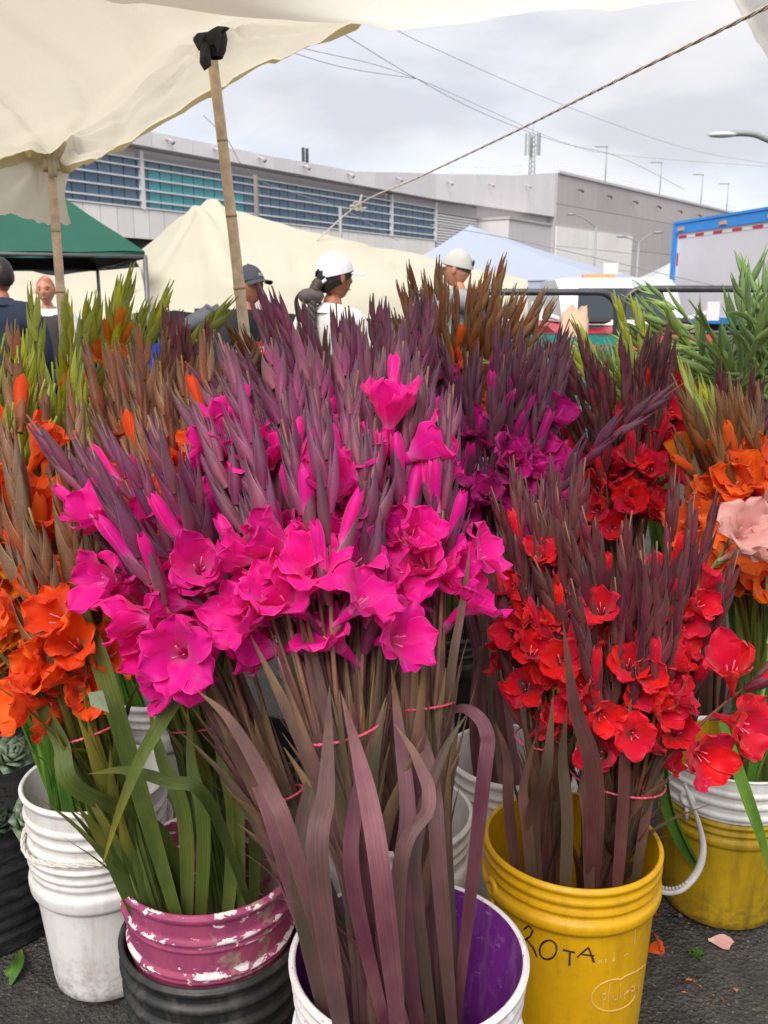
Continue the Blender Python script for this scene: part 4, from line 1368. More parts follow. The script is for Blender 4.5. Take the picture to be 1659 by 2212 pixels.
for dx, dy in ((-.8, -.3), (.8, -.3), (0, .8), (-.45, -.6), (.5, -.6)):
    m = MB(); m.box((dx - .11, dy - .08, hh * .42), (dx + .11, dy + .08, hh * .82)); m.tube([Vector((dx, dy, hh * .6)), Vector((0, 0, hh * .6))], .04, 5)
    m.build('antenna_panel', M_POST, mast, False)

# ------------------------------------------------------------------ street lamps, poles, cables
def lamp_post(u, vb_top, Y, label, arms, name='street_lamp'):
    top = at(u, vb_top, Y)
    po = empty(name, (top.x, top.y, 0))
    tag(po, label, 'lamp post')
    MB().tube([Vector((0, 0, 0)), Vector((0, 0, top.z))], [.09, .055], 8).build('post', M_POST, po)
    for dx, dz in arms:
        a = Vector((0, 0, top.z - .05))
        b = Vector((dx * .8, -.1, top.z - .05 + dz))
        MB().tube(catmull([a, a.lerp(b, .5) + Vector((0, 0, dz * .15)), b], 4), .03, 6).build('arm', M_POST, po)
        m = MB(); m.lathe([(0, 0), (.1, .02), (.13, .07), (.05, .12), (0, .12)], 10, M=Matrix.Translation(b + Vector((dx * .12, 0, -.05))) @ Matrix.Diagonal((2.2, 1, 1, 1)))
        m.build('lamp_head', M_POST, po)
lamp_post(1288, 490, 48, 'grey street lamp with one long arm before the cream panels', [(-1.7, .75)])
lamp_post(1380, 523, 40, 'grey street lamp with two raised arms beside the roller door', [(-1.0, .3), (1.0, .5)])
lp = at(1690, 330, 16)
po = empty('street_lamp', (lp.x, lp.y, 0)); tag(po, 'curved grey street lamp above the white truck', 'lamp post')
cpts = [Vector((0, 0, 0)), Vector((0, 0, lp.z - 1)), Vector((-.02, 0, lp.z)), at(1645, 296, 16) - Vector((lp.x, lp.y, 0)), at(1610, 288, 16) - Vector((lp.x, lp.y, 0)), at(1565, 289, 16) - Vector((lp.x, lp.y, 0))]
MB().tube(catmull(cpts, 8), .06, 8).build('post', M_POST, po)
hd = at(1560, 291, 16) - Vector((lp.x, lp.y, 0))
m = MB(); m.lathe([(0, -.06), (.12, -.05), (.16, 0), (.1, .05), (0, .06)], 12, M=Matrix.Translation(hd) @ Matrix.Diagonal((1.9, 1, .8, 1))); m.build('lamp_head', M_TRIM, po)
M_WOODP = plain('weathered_wood', (.20, .17, .15), .8, var=.3)
for u, vt, Y, lb_ in ((552, 378, 34, 'weathered utility pole in front of the blue windows'), (735, 447, 34, 'thin grey pole standing before the white cladding')):
    t_ = at(u, vt, Y)
    m = MB(); m.tube([Vector((0, 0, 0)), Vector((0, 0, t_.z))], [.13, .10] if u < 600 else [.08, .07], 8)
    o = m.build('utility_pole', M_WOODP if u < 600 else M_POST); o.location = (t_.x, t_.y, 0)
    tag(o, lb_, 'pole')
M_CABLE = plain('cable', (.30, .30, .33), .6)
def cable(pts, r, label, n=10):
    o = MB().tube(catmull(pts, n), r, 5).build('cable', M_CABLE)
    tag(o, label, 'cable', 'overhead cables')
cable([at(560, 90, 20), at(740, 145, 24), at(900, 170, 28)], .010, 'overhead cable sagging towards the cable junction')
cable([at(720, 60, 20), at(900, 170, 28), at(1040, 243, 34), at(1200, 305, 38), at(1340, 340, 42), at(1480, 410, 46)], .011, 'long overhead cable falling past the antenna mast')
cable([at(640, 100, 20), at(900, 170, 28), at(1210, 305, 40), at(1340, 335, 44), at(1659, 360, 44), at(1800, 370, 44)], .009, 'overhead cable levelling off above the end block')
cable([at(820, 45, 20), at(950, 110, 24), at(1250, 240, 34), at(1500, 325, 42), at(1700, 360, 48)], .008, 'thin upper cable crossing the whole sky')
cable([at(930, 485, 20), at(1100, 515, 20), at(1300, 560, 20), at(1560, 620, 20), at(1800, 660, 20)], .011, 'low blue cable crossing before the cream panels')
cable([at(440, 250, 30), at(490, 300, 32), at(552, 385, 34), at(735, 450, 34), at(860, 520, 34)], .012, 'cable running between the two poles')
# ------------------------------------------------------------------ cloth
def cloth_mat(name, c, transl=.45, rough=.8, tint=None, weave=1.0, stain=.18):
    t = NT(name)
    co = t.coord('Object')
    nz = t.noise(3.0, 6, .65, co)
    fi = t.noise(160, 3, .6, co)
    mid = t.noise(22, 5, .7, co)
    cc = t.mix(t.rng(nz, .35, .75, 0, stain), c, tint or tuple(x * .75 for x in c))
    cc = t.mix(t.rng(mid, .5, .8, 0, stain * .8), cc, tuple(x * .8 for x in c))
    t.base(cc, rough, 0, .2)
    t.bump(t.math('ADD', t.math('MULTIPLY', mid, 1.0), fi), .35 * weave, .006)
    return t.translucent(transl, cc)
M_TARP = cloth_mat('cream_tarpaulin', (.80, .74, .60), .55, tint=(.70, .60, .40))
M_TARP2 = cloth_mat('pale_tarpaulin', (.84, .81, .75), .72, tint=(.68, .62, .50))
M_TARP3 = cloth_mat('cream_stall_cloth', (.82, .77, .62), .4, tint=(.72, .64, .46))
M_GREENT = cloth_mat('green_canopy_cloth', (.035, .13, .095), .18, tint=(.05, .18, .13))
M_BLACKT = cloth_mat('black_canopy_lining', (.018, .018, .018), .03)
M_BLUET = cloth_mat('pale_blue_canopy_cloth', (.56, .62, .76), .35, tint=(.48, .54, .68))
M_WHITET = cloth_mat('white_canopy_cloth', (.78, .79, .82), .4)
M_BAMBOO = plain('bamboo', (.74, .56, .39), .5, var=.25, scale=25)
M_BAMBOO_D = plain('bamboo_joint', (.5, .34, .21), .6, var=.2)
M_RAG = plain('black_rag', (.035, .036, .042), .75, var=.4, scale=25, bump=.6)
M_FRAME = plain('grey_tent_frame', (.16, .16, .165), .45, .3)
M_TWINE = plain('twine', (.66, .54, .46), .85, var=.35, scale=90)
def sheet(name, rows, nu, nv, mat, label, wr=.02, fq=5.0, seed=0, cat='tarpaulin', folds=(), hem=0, hem_mat=None):
    g_ = catgrid(rows, nu, nv)
    v, f, uv = [], [], []
    J, I = len(g_), len(g_[0])
    for j in range(J):
        for i in range(I):
            p = g_[j][i].copy()
            n_ = noise.noise(p * fq + Vector((seed, 0, 0))) + .5 * noise.noise(p * fq * 2.3 + Vector((0, seed, 0)))
            rd_ = abs(noise.noise(Vector((i * .10, j * .05, seed * 3.3))))
            p.z += wr * n_ - wr * 1.1 * (1 - min(1, rd_ * 5))
            p.y += wr * .5 * n_
            for fa, fb, fw, fd in folds:
                ab = fb - fa
                tt = min(1, max(0, (p - fa).dot(ab) / ab.length_squared))
                dd = (p - fa - ab * tt).length
                p.z -= fd * math.exp(-(dd / fw) ** 2) * (1 - .75 * tt)
                p.z += fd * .6 * math.exp(-((dd - 2.2 * fw) / fw) ** 2) * (1 - .75 * tt)
            v.append(p)
            uv.append((i / (I - 1), j / (J - 1)))
    for j in range(J - 1):
        for i in range(I - 1):
            q = j * I + i
            f.append((q, q + 1, q + I + 1, q + I))
    o = ob(name, mesh(name, v, f, mat, uv))
    tag(o, label, cat)
    if hem:
        hv = [v[j * I + i] + Vector((0, -.004, -.005)) for j in range(hem + 1) for i in range(I)]
        hf = [(j * I + i, j * I + i + 1, (j + 1) * I + i + 1, (j + 1) * I + i) for j in range(hem) for i in range(I - 1)]
        ob('hem', mesh('hem', hv, hf, hem_mat), o)
    return o
W = lambda x, y, z: Vector((x, y * YS, z))
M_HEM = cloth_mat('yellowed_hem', (.74, .64, .40), .42, tint=(.66, .54, .30))
PT1, PT2 = at(458, 75, 2.5), at(108, 322, 2.6)
# the stall's own roof: a cream tarpaulin held up by two canes
rows = [
    [at(770, 52, 2.9), at(610, 122, 2.9), at(480, 187, 2.9), at(330, 274, 2.9), at(205, 342, 2.85), at(150, 362, 2.75), at(60, 345, 2.65), at(-60, 352, 2.6), at(-420, 370, 2.6)],
    [at(830, 15, 2.65), at(640, 85, 2.7), at(500, 140, 2.72), at(365, 215, 2.72), at(240, 300, 2.68), at(150, 322, 2.6), at(70, 322, 2.5), at(-60, 330, 2.45), at(-420, 340, 2.45)],
    [at(880, -30, 2.4), at(650, 25, 2.4), at(470, 70, 2.45), at(320, 165, 2.45), at(215, 255, 2.45), at(130, 300, 2.45), at(60, 305, 2.4), at(-80, 305, 2.3), at(-430, 310, 2.3)],
    [at(900, -190, 1.9), at(660, -90, 1.9), at(430, -20, 1.9), at(280, 70, 1.9), at(170, 140, 1.9), at(80, 190, 1.9), at(0, 205, 1.9), at(-140, 210, 1.9), at(-480, 220, 1.9)],
    [W(-.38, 1.05, 2.22), W(-.46, 1.05, 2.20), W(-.55, 1.05, 2.16), W(-.66, 1.05, 2.1), W(-.8, 1.05, 2.02), W(-.95, 1.05, 1.98), W(-1.12, 1.05, 1.96), W(-1.4, 1.05, 1.94), W(-1.9, 1.05, 1.9)],
    [W(-.38, .75, 2.26), W(-.46, .75, 2.25), W(-.55, .75, 2.2), W(-.66, .75, 2.15), W(-.8, .75, 2.08), W(-.95, .75, 2.04), W(-1.12, .75, 2.02), W(-1.4, .75, 2.0), W(-1.9, .75, 1.96)]]
sheet('tarpaulin', rows, 9, 9, M_TARP, 'cream tarpaulin roof of the flower stall propped on two bamboo canes', .016, 4.0, 3, hem=3, hem_mat=M_HEM,
      folds=[(PT1, at(740, 45, 2.7), .022, .03), (PT1, at(200, 320, 2.6), .025, .04), (PT1, at(330, 235, 2.7), .02, .03), (PT1, at(560, 30, 2.2), .02, .025), (PT1, at(250, 60, 2.1), .025, .03),
             (PT2, at(380, 130, 2.5), .025, .045), (PT2, at(300, 235, 2.7), .018, .03), (PT2, at(-100, 290, 2.3), .025, .04), (PT2, at(60, 150, 2.0), .03, .04), (PT2, at(240, 320, 2.75), .015, .025)])
# skirt falling from the left cane
rows = [[at(155, 356, 2.76), at(105, 318, 2.62), at(60, 330, 2.6), at(-60, 345, 2.55), at(-420, 365, 2.55)],
        [at(140, 420, 2.72), at(112, 395, 2.66), at(60, 395, 2.66), at(-60, 400, 2.62), at(-420, 410, 2.62)],
        [at(153, 488, 2.70), at(112, 478, 2.70), at(60, 470, 2.70), at(-40, 452, 2.68), at(-420, 440, 2.68)]]
sheet('tarpaulin_skirt', rows, 10, 10, M_TARP, 'hanging cream skirt of tarpaulin beside the bamboo cane and green canopy', .014, 7.0, 8, folds=[(PT2, at(0, 430, 2.65), .02, .03), (PT2, at(60, 460, 2.7), .015, .03), (PT2, at(140, 470, 2.7), .012, .025), (PT2, at(-150, 380, 2.6), .02, .03)], hem=0)
# second sheet, sagging lip close over the camera
rows = [[at(180, -12, 1.62), at(350, 14, 1.64), at(500, 36, 1.66), at(690, 48, 1.68), at(870, 55, 1.7), at(1050, 41, 1.7), at(1200, 20, 1.7), at(1400, 12, 1.7), at(1659, -12, 1.7), at(2050, -40, 1.7)],
        [W(-.62, 1.45, 2.02), W(-.42, 1.45, 1.99), W(-.28, 1.45, 1.955), W(-.1, 1.45, 1.93), W(.05, 1.45, 1.925), W(.2, 1.45, 1.94), W(.36, 1.45, 1.96), W(.55, 1.45, 1.99), W(.8, 1.45, 2.02), W(1.1, 1.45, 2.05)],
        [W(-.75, 1.0, 2.08), W(-.5, 1.0, 2.08), W(-.3, 1.0, 2.08), W(-.1, 1.0, 2.08), W(.05, 1.0, 2.08), W(.2, 1.0, 2.08), W(.4, 1.0, 2.08), W(.6, 1.0, 2.08), W(.85, 1.0, 2.08), W(1.2, 1.0, 2.082)]]
sheet('tarpaulin', rows, 8, 7, M_TARP2, 'pale tarpaulin sagging in a shallow curve across the open sky', .008, 3.0, 5)
rows = [[at(1582, -8, 2.3), at(1612, 45, 2.3), at(1640, 95, 2.3), at(1700, 190, 2.3)],
        [at(1640, -60, 2.2), at(1680, 10, 2.2), at(1710, 60, 2.2), at(1780, 150, 2.2)],
        [W(1.5, 2.0, 2.3), W(1.5, 2.0, 2.2), W(1.5, 2.0, 2.1), W(1.5, 2.0, 1.95)]]
sheet('tarpaulin', rows, 6, 6, M_TARP2, 'corner of a pale neighbouring tarpaulin where the rope leaves', .006, 4.0, 6)
# bamboo canes
def cane(a, b, r, label, joints, group=None):
    root = empty('bamboo_cane', a)
    tag(root, label, 'bamboo cane')
    d = b - a
    n_ = 48
    P, Rr = [], []
    for k in range(n_ + 1):
        t = k / n_
        w = Vector((noise.noise(Vector((t * 2.5, a.x, 3))), noise.noise(Vector((t * 2.5, a.x, 7))), 0)) * .016
        P.append(d * t + w * math.sin(PI * t))
        q = (t * joints) % 1.0
        Rr.append(r * lerp(1.1, .85, t) * (1 + .10 * math.exp(-(min(q, 1 - q) / .05) ** 2)))
    MB().tube(P, Rr, 12).build('shaft', M_BAMBOO, root)
    for j in range(1, joints):
        t = j / joints
        k = int(t * n_)
        m = MB(); m.tube([P[k] - d.normalized() * .004, P[k] + d.normalized() * .004], Rr[k] * 1.04, 12); m.build('joint', M_BAMBOO_D, root)
    return root
pa = at(527, 700, 2.62); pt = at(455, 95, 2.55)
dirc = (pa - pt)
cane(pt + dirc * ((pt.z - .0) / (pt.z - pa.z)), pt, .0195, 'tall bamboo cane topped with a black rag holding up the tarpaulin', 9)
pb = at(137, 700, 2.60); pt2 = at(108, 335, 2.60)
d2 = pb - pt2
cane(pt2 + d2 * (pt2.z / (pt2.z - pb.z)), pt2, .0165, 'shorter bamboo cane under the tarpaulin corner beside the green canopy', 9)
# black rag tied over the cane head
c0 = at(455, 72, 2.38)
root = empty('black_rag', c0); tag(root, 'torn black rag tied round the top of the tall bamboo cane', 'rag')
def rag_piece(pts2, Y0, dz=.0, nm='rag_flap'):
    P = [at(u, v, Y) - c0 for u, v, Y in pts2]
    cen = sum(P, Vector()) / len(P)
    m = MB()
    front = P
    back = [p + Vector((0, .012, 0)) for p in P]
    n_ = len(P)
    mid = [cen + Vector((0, -.012, 0)), cen + Vector((0, .02, 0))]
    v = front + back + mid
    f = []
    for k in range(n_):
        k2 = (k + 1) % n_
        f += [(k, k2, 2 * n_), (k2 + n_, k + n_, 2 * n_ + 1), (k2, k, k + n_, k2 + n_)]
    m.add(v, f)
    m.build(nm, M_RAG, root, False)
rag_piece([(418, 62, 2.36), (437, 46, 2.36), (470, 42, 2.36), (478, 60, 2.36), (472, 92, 2.36), (455, 98, 2.36), (440, 90, 2.36), (428, 108, 2.36), (417, 88, 2.36)], 2.36)
rag_piece([(432, 85, 2.36), (452, 90, 2.36), (455, 140, 2.36), (440, 151, 2.36), (431, 136, 2.36)], 2.36)
rag_piece([(465, 50, 2.36), (482, 46, 2.36), (503, 44, 2.36), (492, 62, 2.36), (478, 72, 2.36), (470, 110, 2.36), (462, 95, 2.36)], 2.36)
MB().lathe([(.001, .045), (.02, .04), (.036, .02), (.04, 0), (.034, -.03), (.024, -.05)], 14, M=Matrix.Translation(Vector((.005, .02, -.01)))).build('knot', M_RAG, root)
# gathered cloth on the short cane
c1 = at(108, 330, 2.58)
m = MB()
r5 = random.Random(4)
for k in range(9):
    a = k * 2 * PI / 9
    o_ = Vector((math.cos(a), math.sin(a), 0))
    m.tube(catmull([c1 + o_ * .045 + Vector((0, 0, .035)), c1 + o_ * .030 + Vector((0, 0, r5.uniform(-.005, .01))), c1 + o_ * .017 + Vector((0, 0, -.02)), c1 + o_ * .022 + Vector((0, 0, -.05 - r5.uniform(0, .03)))], 4), [.012] * 4 + [.010] * 4 + [.008] * 4 + [.006], 6)
tag(m.build('gathered_cloth', M_TARP), 'gathered knot of cream cloth on the shorter bamboo cane', 'cloth knot')
# rope across the sky
ra = [at(1720, -25, 1.9), at(1659, 14, 2.0), at(1300, 190, 3.2), at(1100, 290, 4.4), at(900, 385, 6.0), at(770, 445, 7.4), at(650, 552, 7.6)]
rc = catmull(ra, 26)
m = MB()
for ph in (0, 2.09, 4.19):
    m.tube([p + Vector((.0032 * math.cos(k * .9 + ph), 0, .0032 * math.sin(k * .9 + ph))) for k, p in enumerate(rc)], [.0026 + .002 * (k / len(rc)) for k in range(len(rc))], 5)
for k in range(5, 60, 3):
    p = rc[k]
    d = Vector((rnd.uniform(-1, 1), rnd.uniform(-1, 1), rnd.uniform(-1, 1))) * .014
    m.tube([p, p + d], [.0006, .0003], 3)
tag(m.build('rope', M_TWINE), 'frayed brown rope stretched across the sky to the cream stall cloth', 'rope')
kp = at(770, 445, 7.4)
m = MB()
for k in range(6):
    a = k * 1.1
    m.tube(catmull([kp + Vector((-.06 + .03 * k, -.02, .02 * math.sin(a))), kp + Vector((.02 * math.cos(a), -.03, .04 * math.sin(a))), kp + Vector((.05, 0, -.05 + .03 * k))], 4), .008, 5)
tag(m.build('rope_knot', M_TARP2), 'pale loose knot tied in the rope above the cream stall cloth', 'rope knot')
# ------------------------------------------------------------------ cream stall cloth in the middle
rows = [
    [at(290, 548, 8.6), at(345, 505, 8.5), at(395, 464, 8.3), at(440, 438, 8.2), at(500, 452, 8.1), at(600, 482, 7.9), at(700, 508, 7.7), at(850, 540, 7.5), at(1000, 572, 7.3), at(1140, 606, 7.2)],
    [at(300, 575, 8.0), at(352, 545, 7.9), at(402, 520, 7.7), at(448, 505, 7.5), at(510, 520, 7.5), at(600, 540, 7.4), at(700, 558, 7.3), at(850, 580, 7.2), at(1000, 605, 7.1), at(1140, 628, 7.0)],
    [at(310, 612, 7.5), at(360, 600, 7.4), at(415, 590, 7.3), at(470, 590, 7.15), at(525, 603, 7.1), at(610, 610, 7.1), at(700, 615, 7.1), at(850, 628, 7.0), at(1000, 640, 7.0), at(1140, 655, 6.9)],
    [at(315, 672, 7.2), at(370, 672, 7.15), at(430, 668, 7.1), at(490, 668, 7.0), at(540, 675, 7.0), at(620, 680, 7.0), at(700, 680, 7.0), at(850, 686, 6.95), at(1000, 690, 6.9), at(1140, 695, 6.9)]]
sheet('stall_cloth', rows, 7, 8, M_TARP3, 'cream cloth stall roof with a rounded peak behind the people', .02, 2.2, 12, 'stall roof', folds=[(at(445, 450, 8.1), at(545, 612, 7.0), .05, .07), (at(440, 445, 8.2), at(330, 600, 7.5), .06, .06), (at(640, 560, 7.3), at(655, 690, 7.0), .05, .05), (at(500, 600, 7.1), at(700, 660, 7.0), .05, .04), (at(880, 560, 7.3), at(800, 690, 7.0), .06, .05)])
for u, v, Y, lb_ in ((440, 445, 8.25, 'wooden prop under the peak of the cream stall cloth'), (1130, 622, 7.2, 'wooden prop under the low end of the cream stall cloth')):
    t_ = at(u, v, Y)
    o = MB().tube([Vector((0, 0, 0)), Vector((.02, 0, t_.z - .05))], .022, 8).build('wooden_prop', M_WOODP); o.location = (t_.x, t_.y + .02, 0)
    tag(o, lb_, 'prop')
# more cream cloth further left, behind
rows = [[at(-300, 560, 13), at(0, 575, 13), at(120, 590, 13), at(230, 582, 13), at(310, 575, 13), at(420, 600, 13)],
        [at(-300, 610, 12), at(0, 618, 12), at(120, 622, 12), at(230, 616, 12), at(310, 620, 12), at(420, 630, 12)],
        [at(-300, 665, 11.5), at(0, 660, 11.5), at(120, 668, 11.5), at(230, 690, 11.5), at(310, 668, 11.5), at(420, 672, 11.5)]]
sheet('stall_cloth', rows, 8, 8, M_TARP3, 'rumpled cream stall cloth under the green canopy, farther off', .04, 1.2, 15, 'stall roof')
for u, vt in ((62, 600), (278, 600), (195, 610)):
    t_ = at(u, vt, 11.8)
    o = MB().tube([Vector((0, 0, 0)), Vector((.03, 0, t_.z))], .025, 7).build('wooden_prop', M_BAMBOO); o.location = (t_.x, t_.y, 0)
    tag(o, 'thin cane prop under the rumpled cream cloth', 'prop', 'cane props under the rumpled cloth')
# ------------------------------------------------------------------ canopies
def canopy(name, corners, apex, mat, lining, label, legs=True, val=.22, sag=.10, mid=None):
    """corners in order round the frame, apex above: four sagging panels, valance, legs"""
    base = sum(corners, Vector()) / 4
    base.z = 0
    root = empty(name, base)
    tag(root, label, 'canopy tent')
    for k in range(4):
        a, b = corners[k], corners[(k + 1) % 4]
        n_ = 12
        def fn(s, t):
            e_ = a.lerp(b, s)
            p = e_.lerp(apex, t)
            p.z -= sag * math.sin(PI * t) * (.4 + .6 * math.sin(PI * s)) + .03 * math.sin(PI * s) * (1 - t)
            p.z += .012 * noise.noise(p * 2.5)
            return p - base
        v, f, uv = grid_geo(n_, n_, fn)
        ob('roof_panel', mesh('roof_panel', v, f, mat, uv), root)
        if lining:
            ob('lining', mesh('lining', [p - Vector((0, 0, .035)) for p in v], f, lining, uv), root)
        def fv(s, t):
            p = a.lerp(b, s)
            p.z -= val * t + .03 * math.sin(PI * s) + .006
            o_ = (b - a).cross(Vector((0, 0, 1))).normalized() * .02 * math.sin(s * 24) * t
            return p + o_ - base
        v, f, uv = grid_geo(24, 2, fv)
        ob('valance', mesh('valance', v, f, mat, uv), root)
        MB().tube([a - base - Vector((0, 0, .05)), b - base - Vector((0, 0, .05))], .018, 6).build('frame_bar', M_FRAME, root)
        if legs:
            MB().tube([Vector((a.x, a.y, 0)) - base, a - base - Vector((0, 0, .04))], .022, 8).build('leg', M_FRAME, root)
    return root
# green
c1_ = at(313, 549, 7.2); c2_ = at(-330, 520, 6.4); ze = (c1_.z + c2_.z) / 2
ax_ = (c1_ - c2_); ax_.z = 0; ax_.normalize(); bk_ = Vector((-ax_.y, ax_.x, 0))
w_ = (c1_ - c2_).length
c1_ = Vector((c1_.x, c1_.y, ze)); c2_ = Vector((c2_.x, c2_.y, ze))
c3_, c4_ = c2_ + bk_ * 3.6, c1_ + bk_ * 3.6
ap_ = (c1_ + c3_) / 2; ap_.z = ze + 1.15
gt = canopy('green_canopy', [c2_, c1_, c4_, c3_], ap_, M_GREENT, M_BLACKT, 'dark green canopy tent with black lining behind the short bamboo cane', val=.045)
# pale blue
a_ = at(800, 556, 24); b_ = at(1318, 628, 21); ze = 2.05
a_ = Vector((a_.x, a_.y, ze)); b_ = Vector((b_.x, b_.y, ze))
d_ = (b_ - a_).normalized(); n_ = Vector((-d_.y, d_.x, 0))
ap = at(1015, 487, 25.5)
canopy('pale_blue_canopy', [a_, b_, b_ + n_ * 5.5, a_ + n_ * 5.5], ap, M_BLUET, None, 'large pale blue canopy tent behind the man in the grey cap', val=.35, sag=.25)
# small white ones far off
for u, v, Y, wdt, lb_ in ((1340, 588, 34, 3.2, 'low white canopy tent beyond the pickup truck'), (1452, 566, 38, 3.6, 'white canopy tent beside the blue-framed truck'), (90, 600, 20, 3.0, 'white canopy tent far behind the man in the vest')):
    p = at(u, v, Y)
    z0 = p.z - 1.0
    h = wdt / 2
    canopy('white_canopy', [Vector((p.x - h, p.y - h, z0)), Vector((p.x + h, p.y - h, z0)), Vector((p.x + h, p.y + h, z0)), Vector((p.x - h, p.y + h, z0))], p, M_WHITET, None, lb_, val=.25)
# ------------------------------------------------------------------ blue-framed box truck
M_BLUE = plain('blue_truck_paint', S(52, 140, 220), .4, var=.08, scale=3)
M_BOX = plain('white_truck_side', (.66, .65, .68), .45, var=.04, scale=1.2)
M_REDT = plain('red_reflective_tape', S(205, 40, 70), .4, var=.06)
M_WHT = plain('white_reflective_tape', (.72, .72, .74), .4, var=.06)
M_AMBER = plain('amber_lens', S(222, 160, 110), .3)
M_TYRE = plain('tyre_rubber', (.02, .02, .02), .8)
A = at(1453, 600, 23.4); A.z = 0
Bq = Vector((9.9, 18.3 * YS, 0))
d_ = (Bq - A).normalized()
n_ = Vector((d_.y, -d_.x, 0))
if n_.x > 0: n_ = -n_
tr = empty('box_truck', A); tag(tr, 'white box truck with blue frame and red reflective dashes behind the green stems', 'truck')
MT = Matrix(((d_.x, n_.x, 0, 0), (d_.y, n_.y, 0, 0), (0, 0, 1, 0), (0, 0, 0, 1)))   # x along the side, y outwards
ztop = at(1455, 489, 23.4).z
LT = 7.5
def tbox(nm, lo, hi, mat, par=tr):
    m = MB(); m.box(lo, hi, M=MT); return m.build(nm, mat, par, False)
tbox('cargo_box', (0, -2.4, .95), (LT, 0, ztop - .02), M_BOX)
tbox('top_rail', (-.06, -.05, ztop - .22), (LT, .05, ztop + .04), M_BLUE)
tbox('top_rail', (-.06, -.05, ztop + .05), (LT, .08, ztop + .12), M_BLUE)
tbox('corner_post', (-.08, -.05, .9), (.12, .06, ztop + .02), M_BLUE)
tbox('bottom_rail', (-.06, -.05, .85), (LT, .05, 1.02), M_BLUE)
tbox('chassis', (0, -2.0, .55), (LT + .5, -.4, .85), M_DARK)
k = 0
x = .2
while x < LT - .4:
    tbox('reflective_dash', (x, .0, ztop - .36), (x + .42, .012, ztop - .28), M_REDT if k % 2 == 0 else M_WHT)
    x += .45; k += 1
for z0, z1, mt in ((ztop - .75, ztop - .40, M_WHT), (ztop - 1.12, ztop - .78, M_REDT), (ztop - 1.5, ztop - 1.15, M_WHT)):
    tbox('reflective_dash', (.16, .0, z0), (.24, .012, z1), mt)
for x in (.25, 2.4, 4.5, 6.6):
    tbox('marker_light', (x, .05, ztop - .15), (x + .28, .10, ztop - .06), M_AMBER)
for x in (1.2, 6.4):
    m = MB(); m.lathe([(.2, 0), (.45, .02), (.5, .12), (.45, .24), (.2, .26)], 24, M=MT @ Matrix.Translation((x, -.35, .5)) @ Matrix.Rotation(rad(-90), 4, 'X')); m.build('wheel', M_TYRE, tr)
tbox('cab', (LT + .1, -2.2, .6), (LT + 1.8, -.1, 2.6), M_BLUE)
# ------------------------------------------------------------------ pickup behind the steel barriers
M_REDP = plain('red_car_paint', S(190, 30, 55), .35, var=.08, scale=4)
M_WHITEP = plain('white_car_paint', (.72, .73, .75), .35, var=.05, scale=4)
M_SCREEN = NT('windscreen_glass').base((.03, .04, .05), .08, 0, .6)
M_STEEL = plain('black_tube_steel', (.09, .085, .095), .35, .5, var=.2)
pv = at(1390, 640, 9.5); vx = pv.x
pk = empty('pickup_truck', (vx, 10.6 * YS, 0)); tag(pk, 'white-cabbed red pickup truck with amber roof beacon behind the steel barrier', 'pickup truck')
def prof_body(pts, w, mat, nm, bev=.06):
    """side profile (y, z) swept across the width with rounded shoulders"""
    m = MB()
    v, f = [], []
    n_ = len(pts)
    cy = sum(p[0] for p in pts) / n_; cz = sum(p[1] for p in pts) / n_
    secs = [(-w, .90), (-w + bev, 1.0), (w - bev, 1.0), (w, .90)]
    for xx, s in secs:
        for y, z in pts:
            v.append(Vector((xx, cy + (y - cy) * s, cz + (z - cz) * s)))
    for j in range(3):
        for k in range(n_):
            k2 = (k + 1) % n_
            f.append((j * n_ + k, j * n_ + k2, (j + 1) * n_ + k2, (j + 1) * n_ + k))
    f.append(tuple(range(n_ - 1, -1, -1)))
    f.append(tuple(3 * n_ + k for k in range(n_)))
    m.add(v, f)
    return m.build(nm, mat, pk, False)
zr = at(1390, 598, 10.3).z
prof_body([(-1.4, .35), (-1.45, .8), (-1.3, 1.02), (-.35, 1.13), (2.6, 1.15), (2.65, .45), (2.4, .35)], .95, M_REDP, 'body')
prof_body([(-.55, 1.12), (-.1, zr - .12), (.15, zr), (1.3, zr), (1.55, zr - .1), (1.8, 1.12)], .80, M_WHITEP, 'cab', .14)
m = MB(); m.add([Vector((-.62, -.50, 1.2)), Vector((.62, -.50, 1.2)), Vector((.55, -.17, zr - .14)), Vector((-.55, -.17, zr - .14)), Vector((-.62, -.47, 1.2)), Vector((.62, -.47, 1.2)), Vector((.55, -.14, zr - .14)), Vector((-.55, -.14, zr - .14))], [(0, 1, 2, 3), (7, 6, 5, 4), (0, 4, 5, 1), (2, 6, 7, 3), (0, 3, 7, 4), (1, 5, 6, 2)]); m.build('windscreen', M_SCREEN, pk, False)
for sx in (-.5, .5):
    m = MB(); m.box((sx - .22, -1.02, 1.07), (sx + .22, -.7, 1.12), M=Matrix.Rotation(rad(-6), 4, 'X')); m.build('bonnet_vent', M_DARK, pk, False)
    m = MB(); m.box((sx * 1.4 - .16, -1.48, .68), (sx * 1.4 + .16, -1.38, .86)); m.build('headlight', M_WHT, pk, False)
    m = MB(); m.tube([Vector((sx * 1.7, -.4, 1.2)), Vector((sx * 2.2, -.45, 1.28))], .03, 6); m.box((sx * 2.3 - .08, -.5, 1.18), (sx * 2.3 + .08, -.42, 1.42)); m.build('wing_mirror', M_WHITEP, pk, False)
m = MB(); m.box((-.55, -1.5, .5), (.55, -1.42, .85)); m.build('grille', M_DARK, pk, False)
for sx in (-.9, .9):
    for y in (-.95, 1.7):
        m = MB(); m.lathe([(.12, -.1), (.34, -.1), (.37, -.04), (.37, .04), (.34, .1), (.12, .1)], 22, M=Matrix.Translation((sx, y, .37)) @ Matrix.Rotation(rad(90), 4, 'Y')); m.build('wheel', M_TYRE, pk)
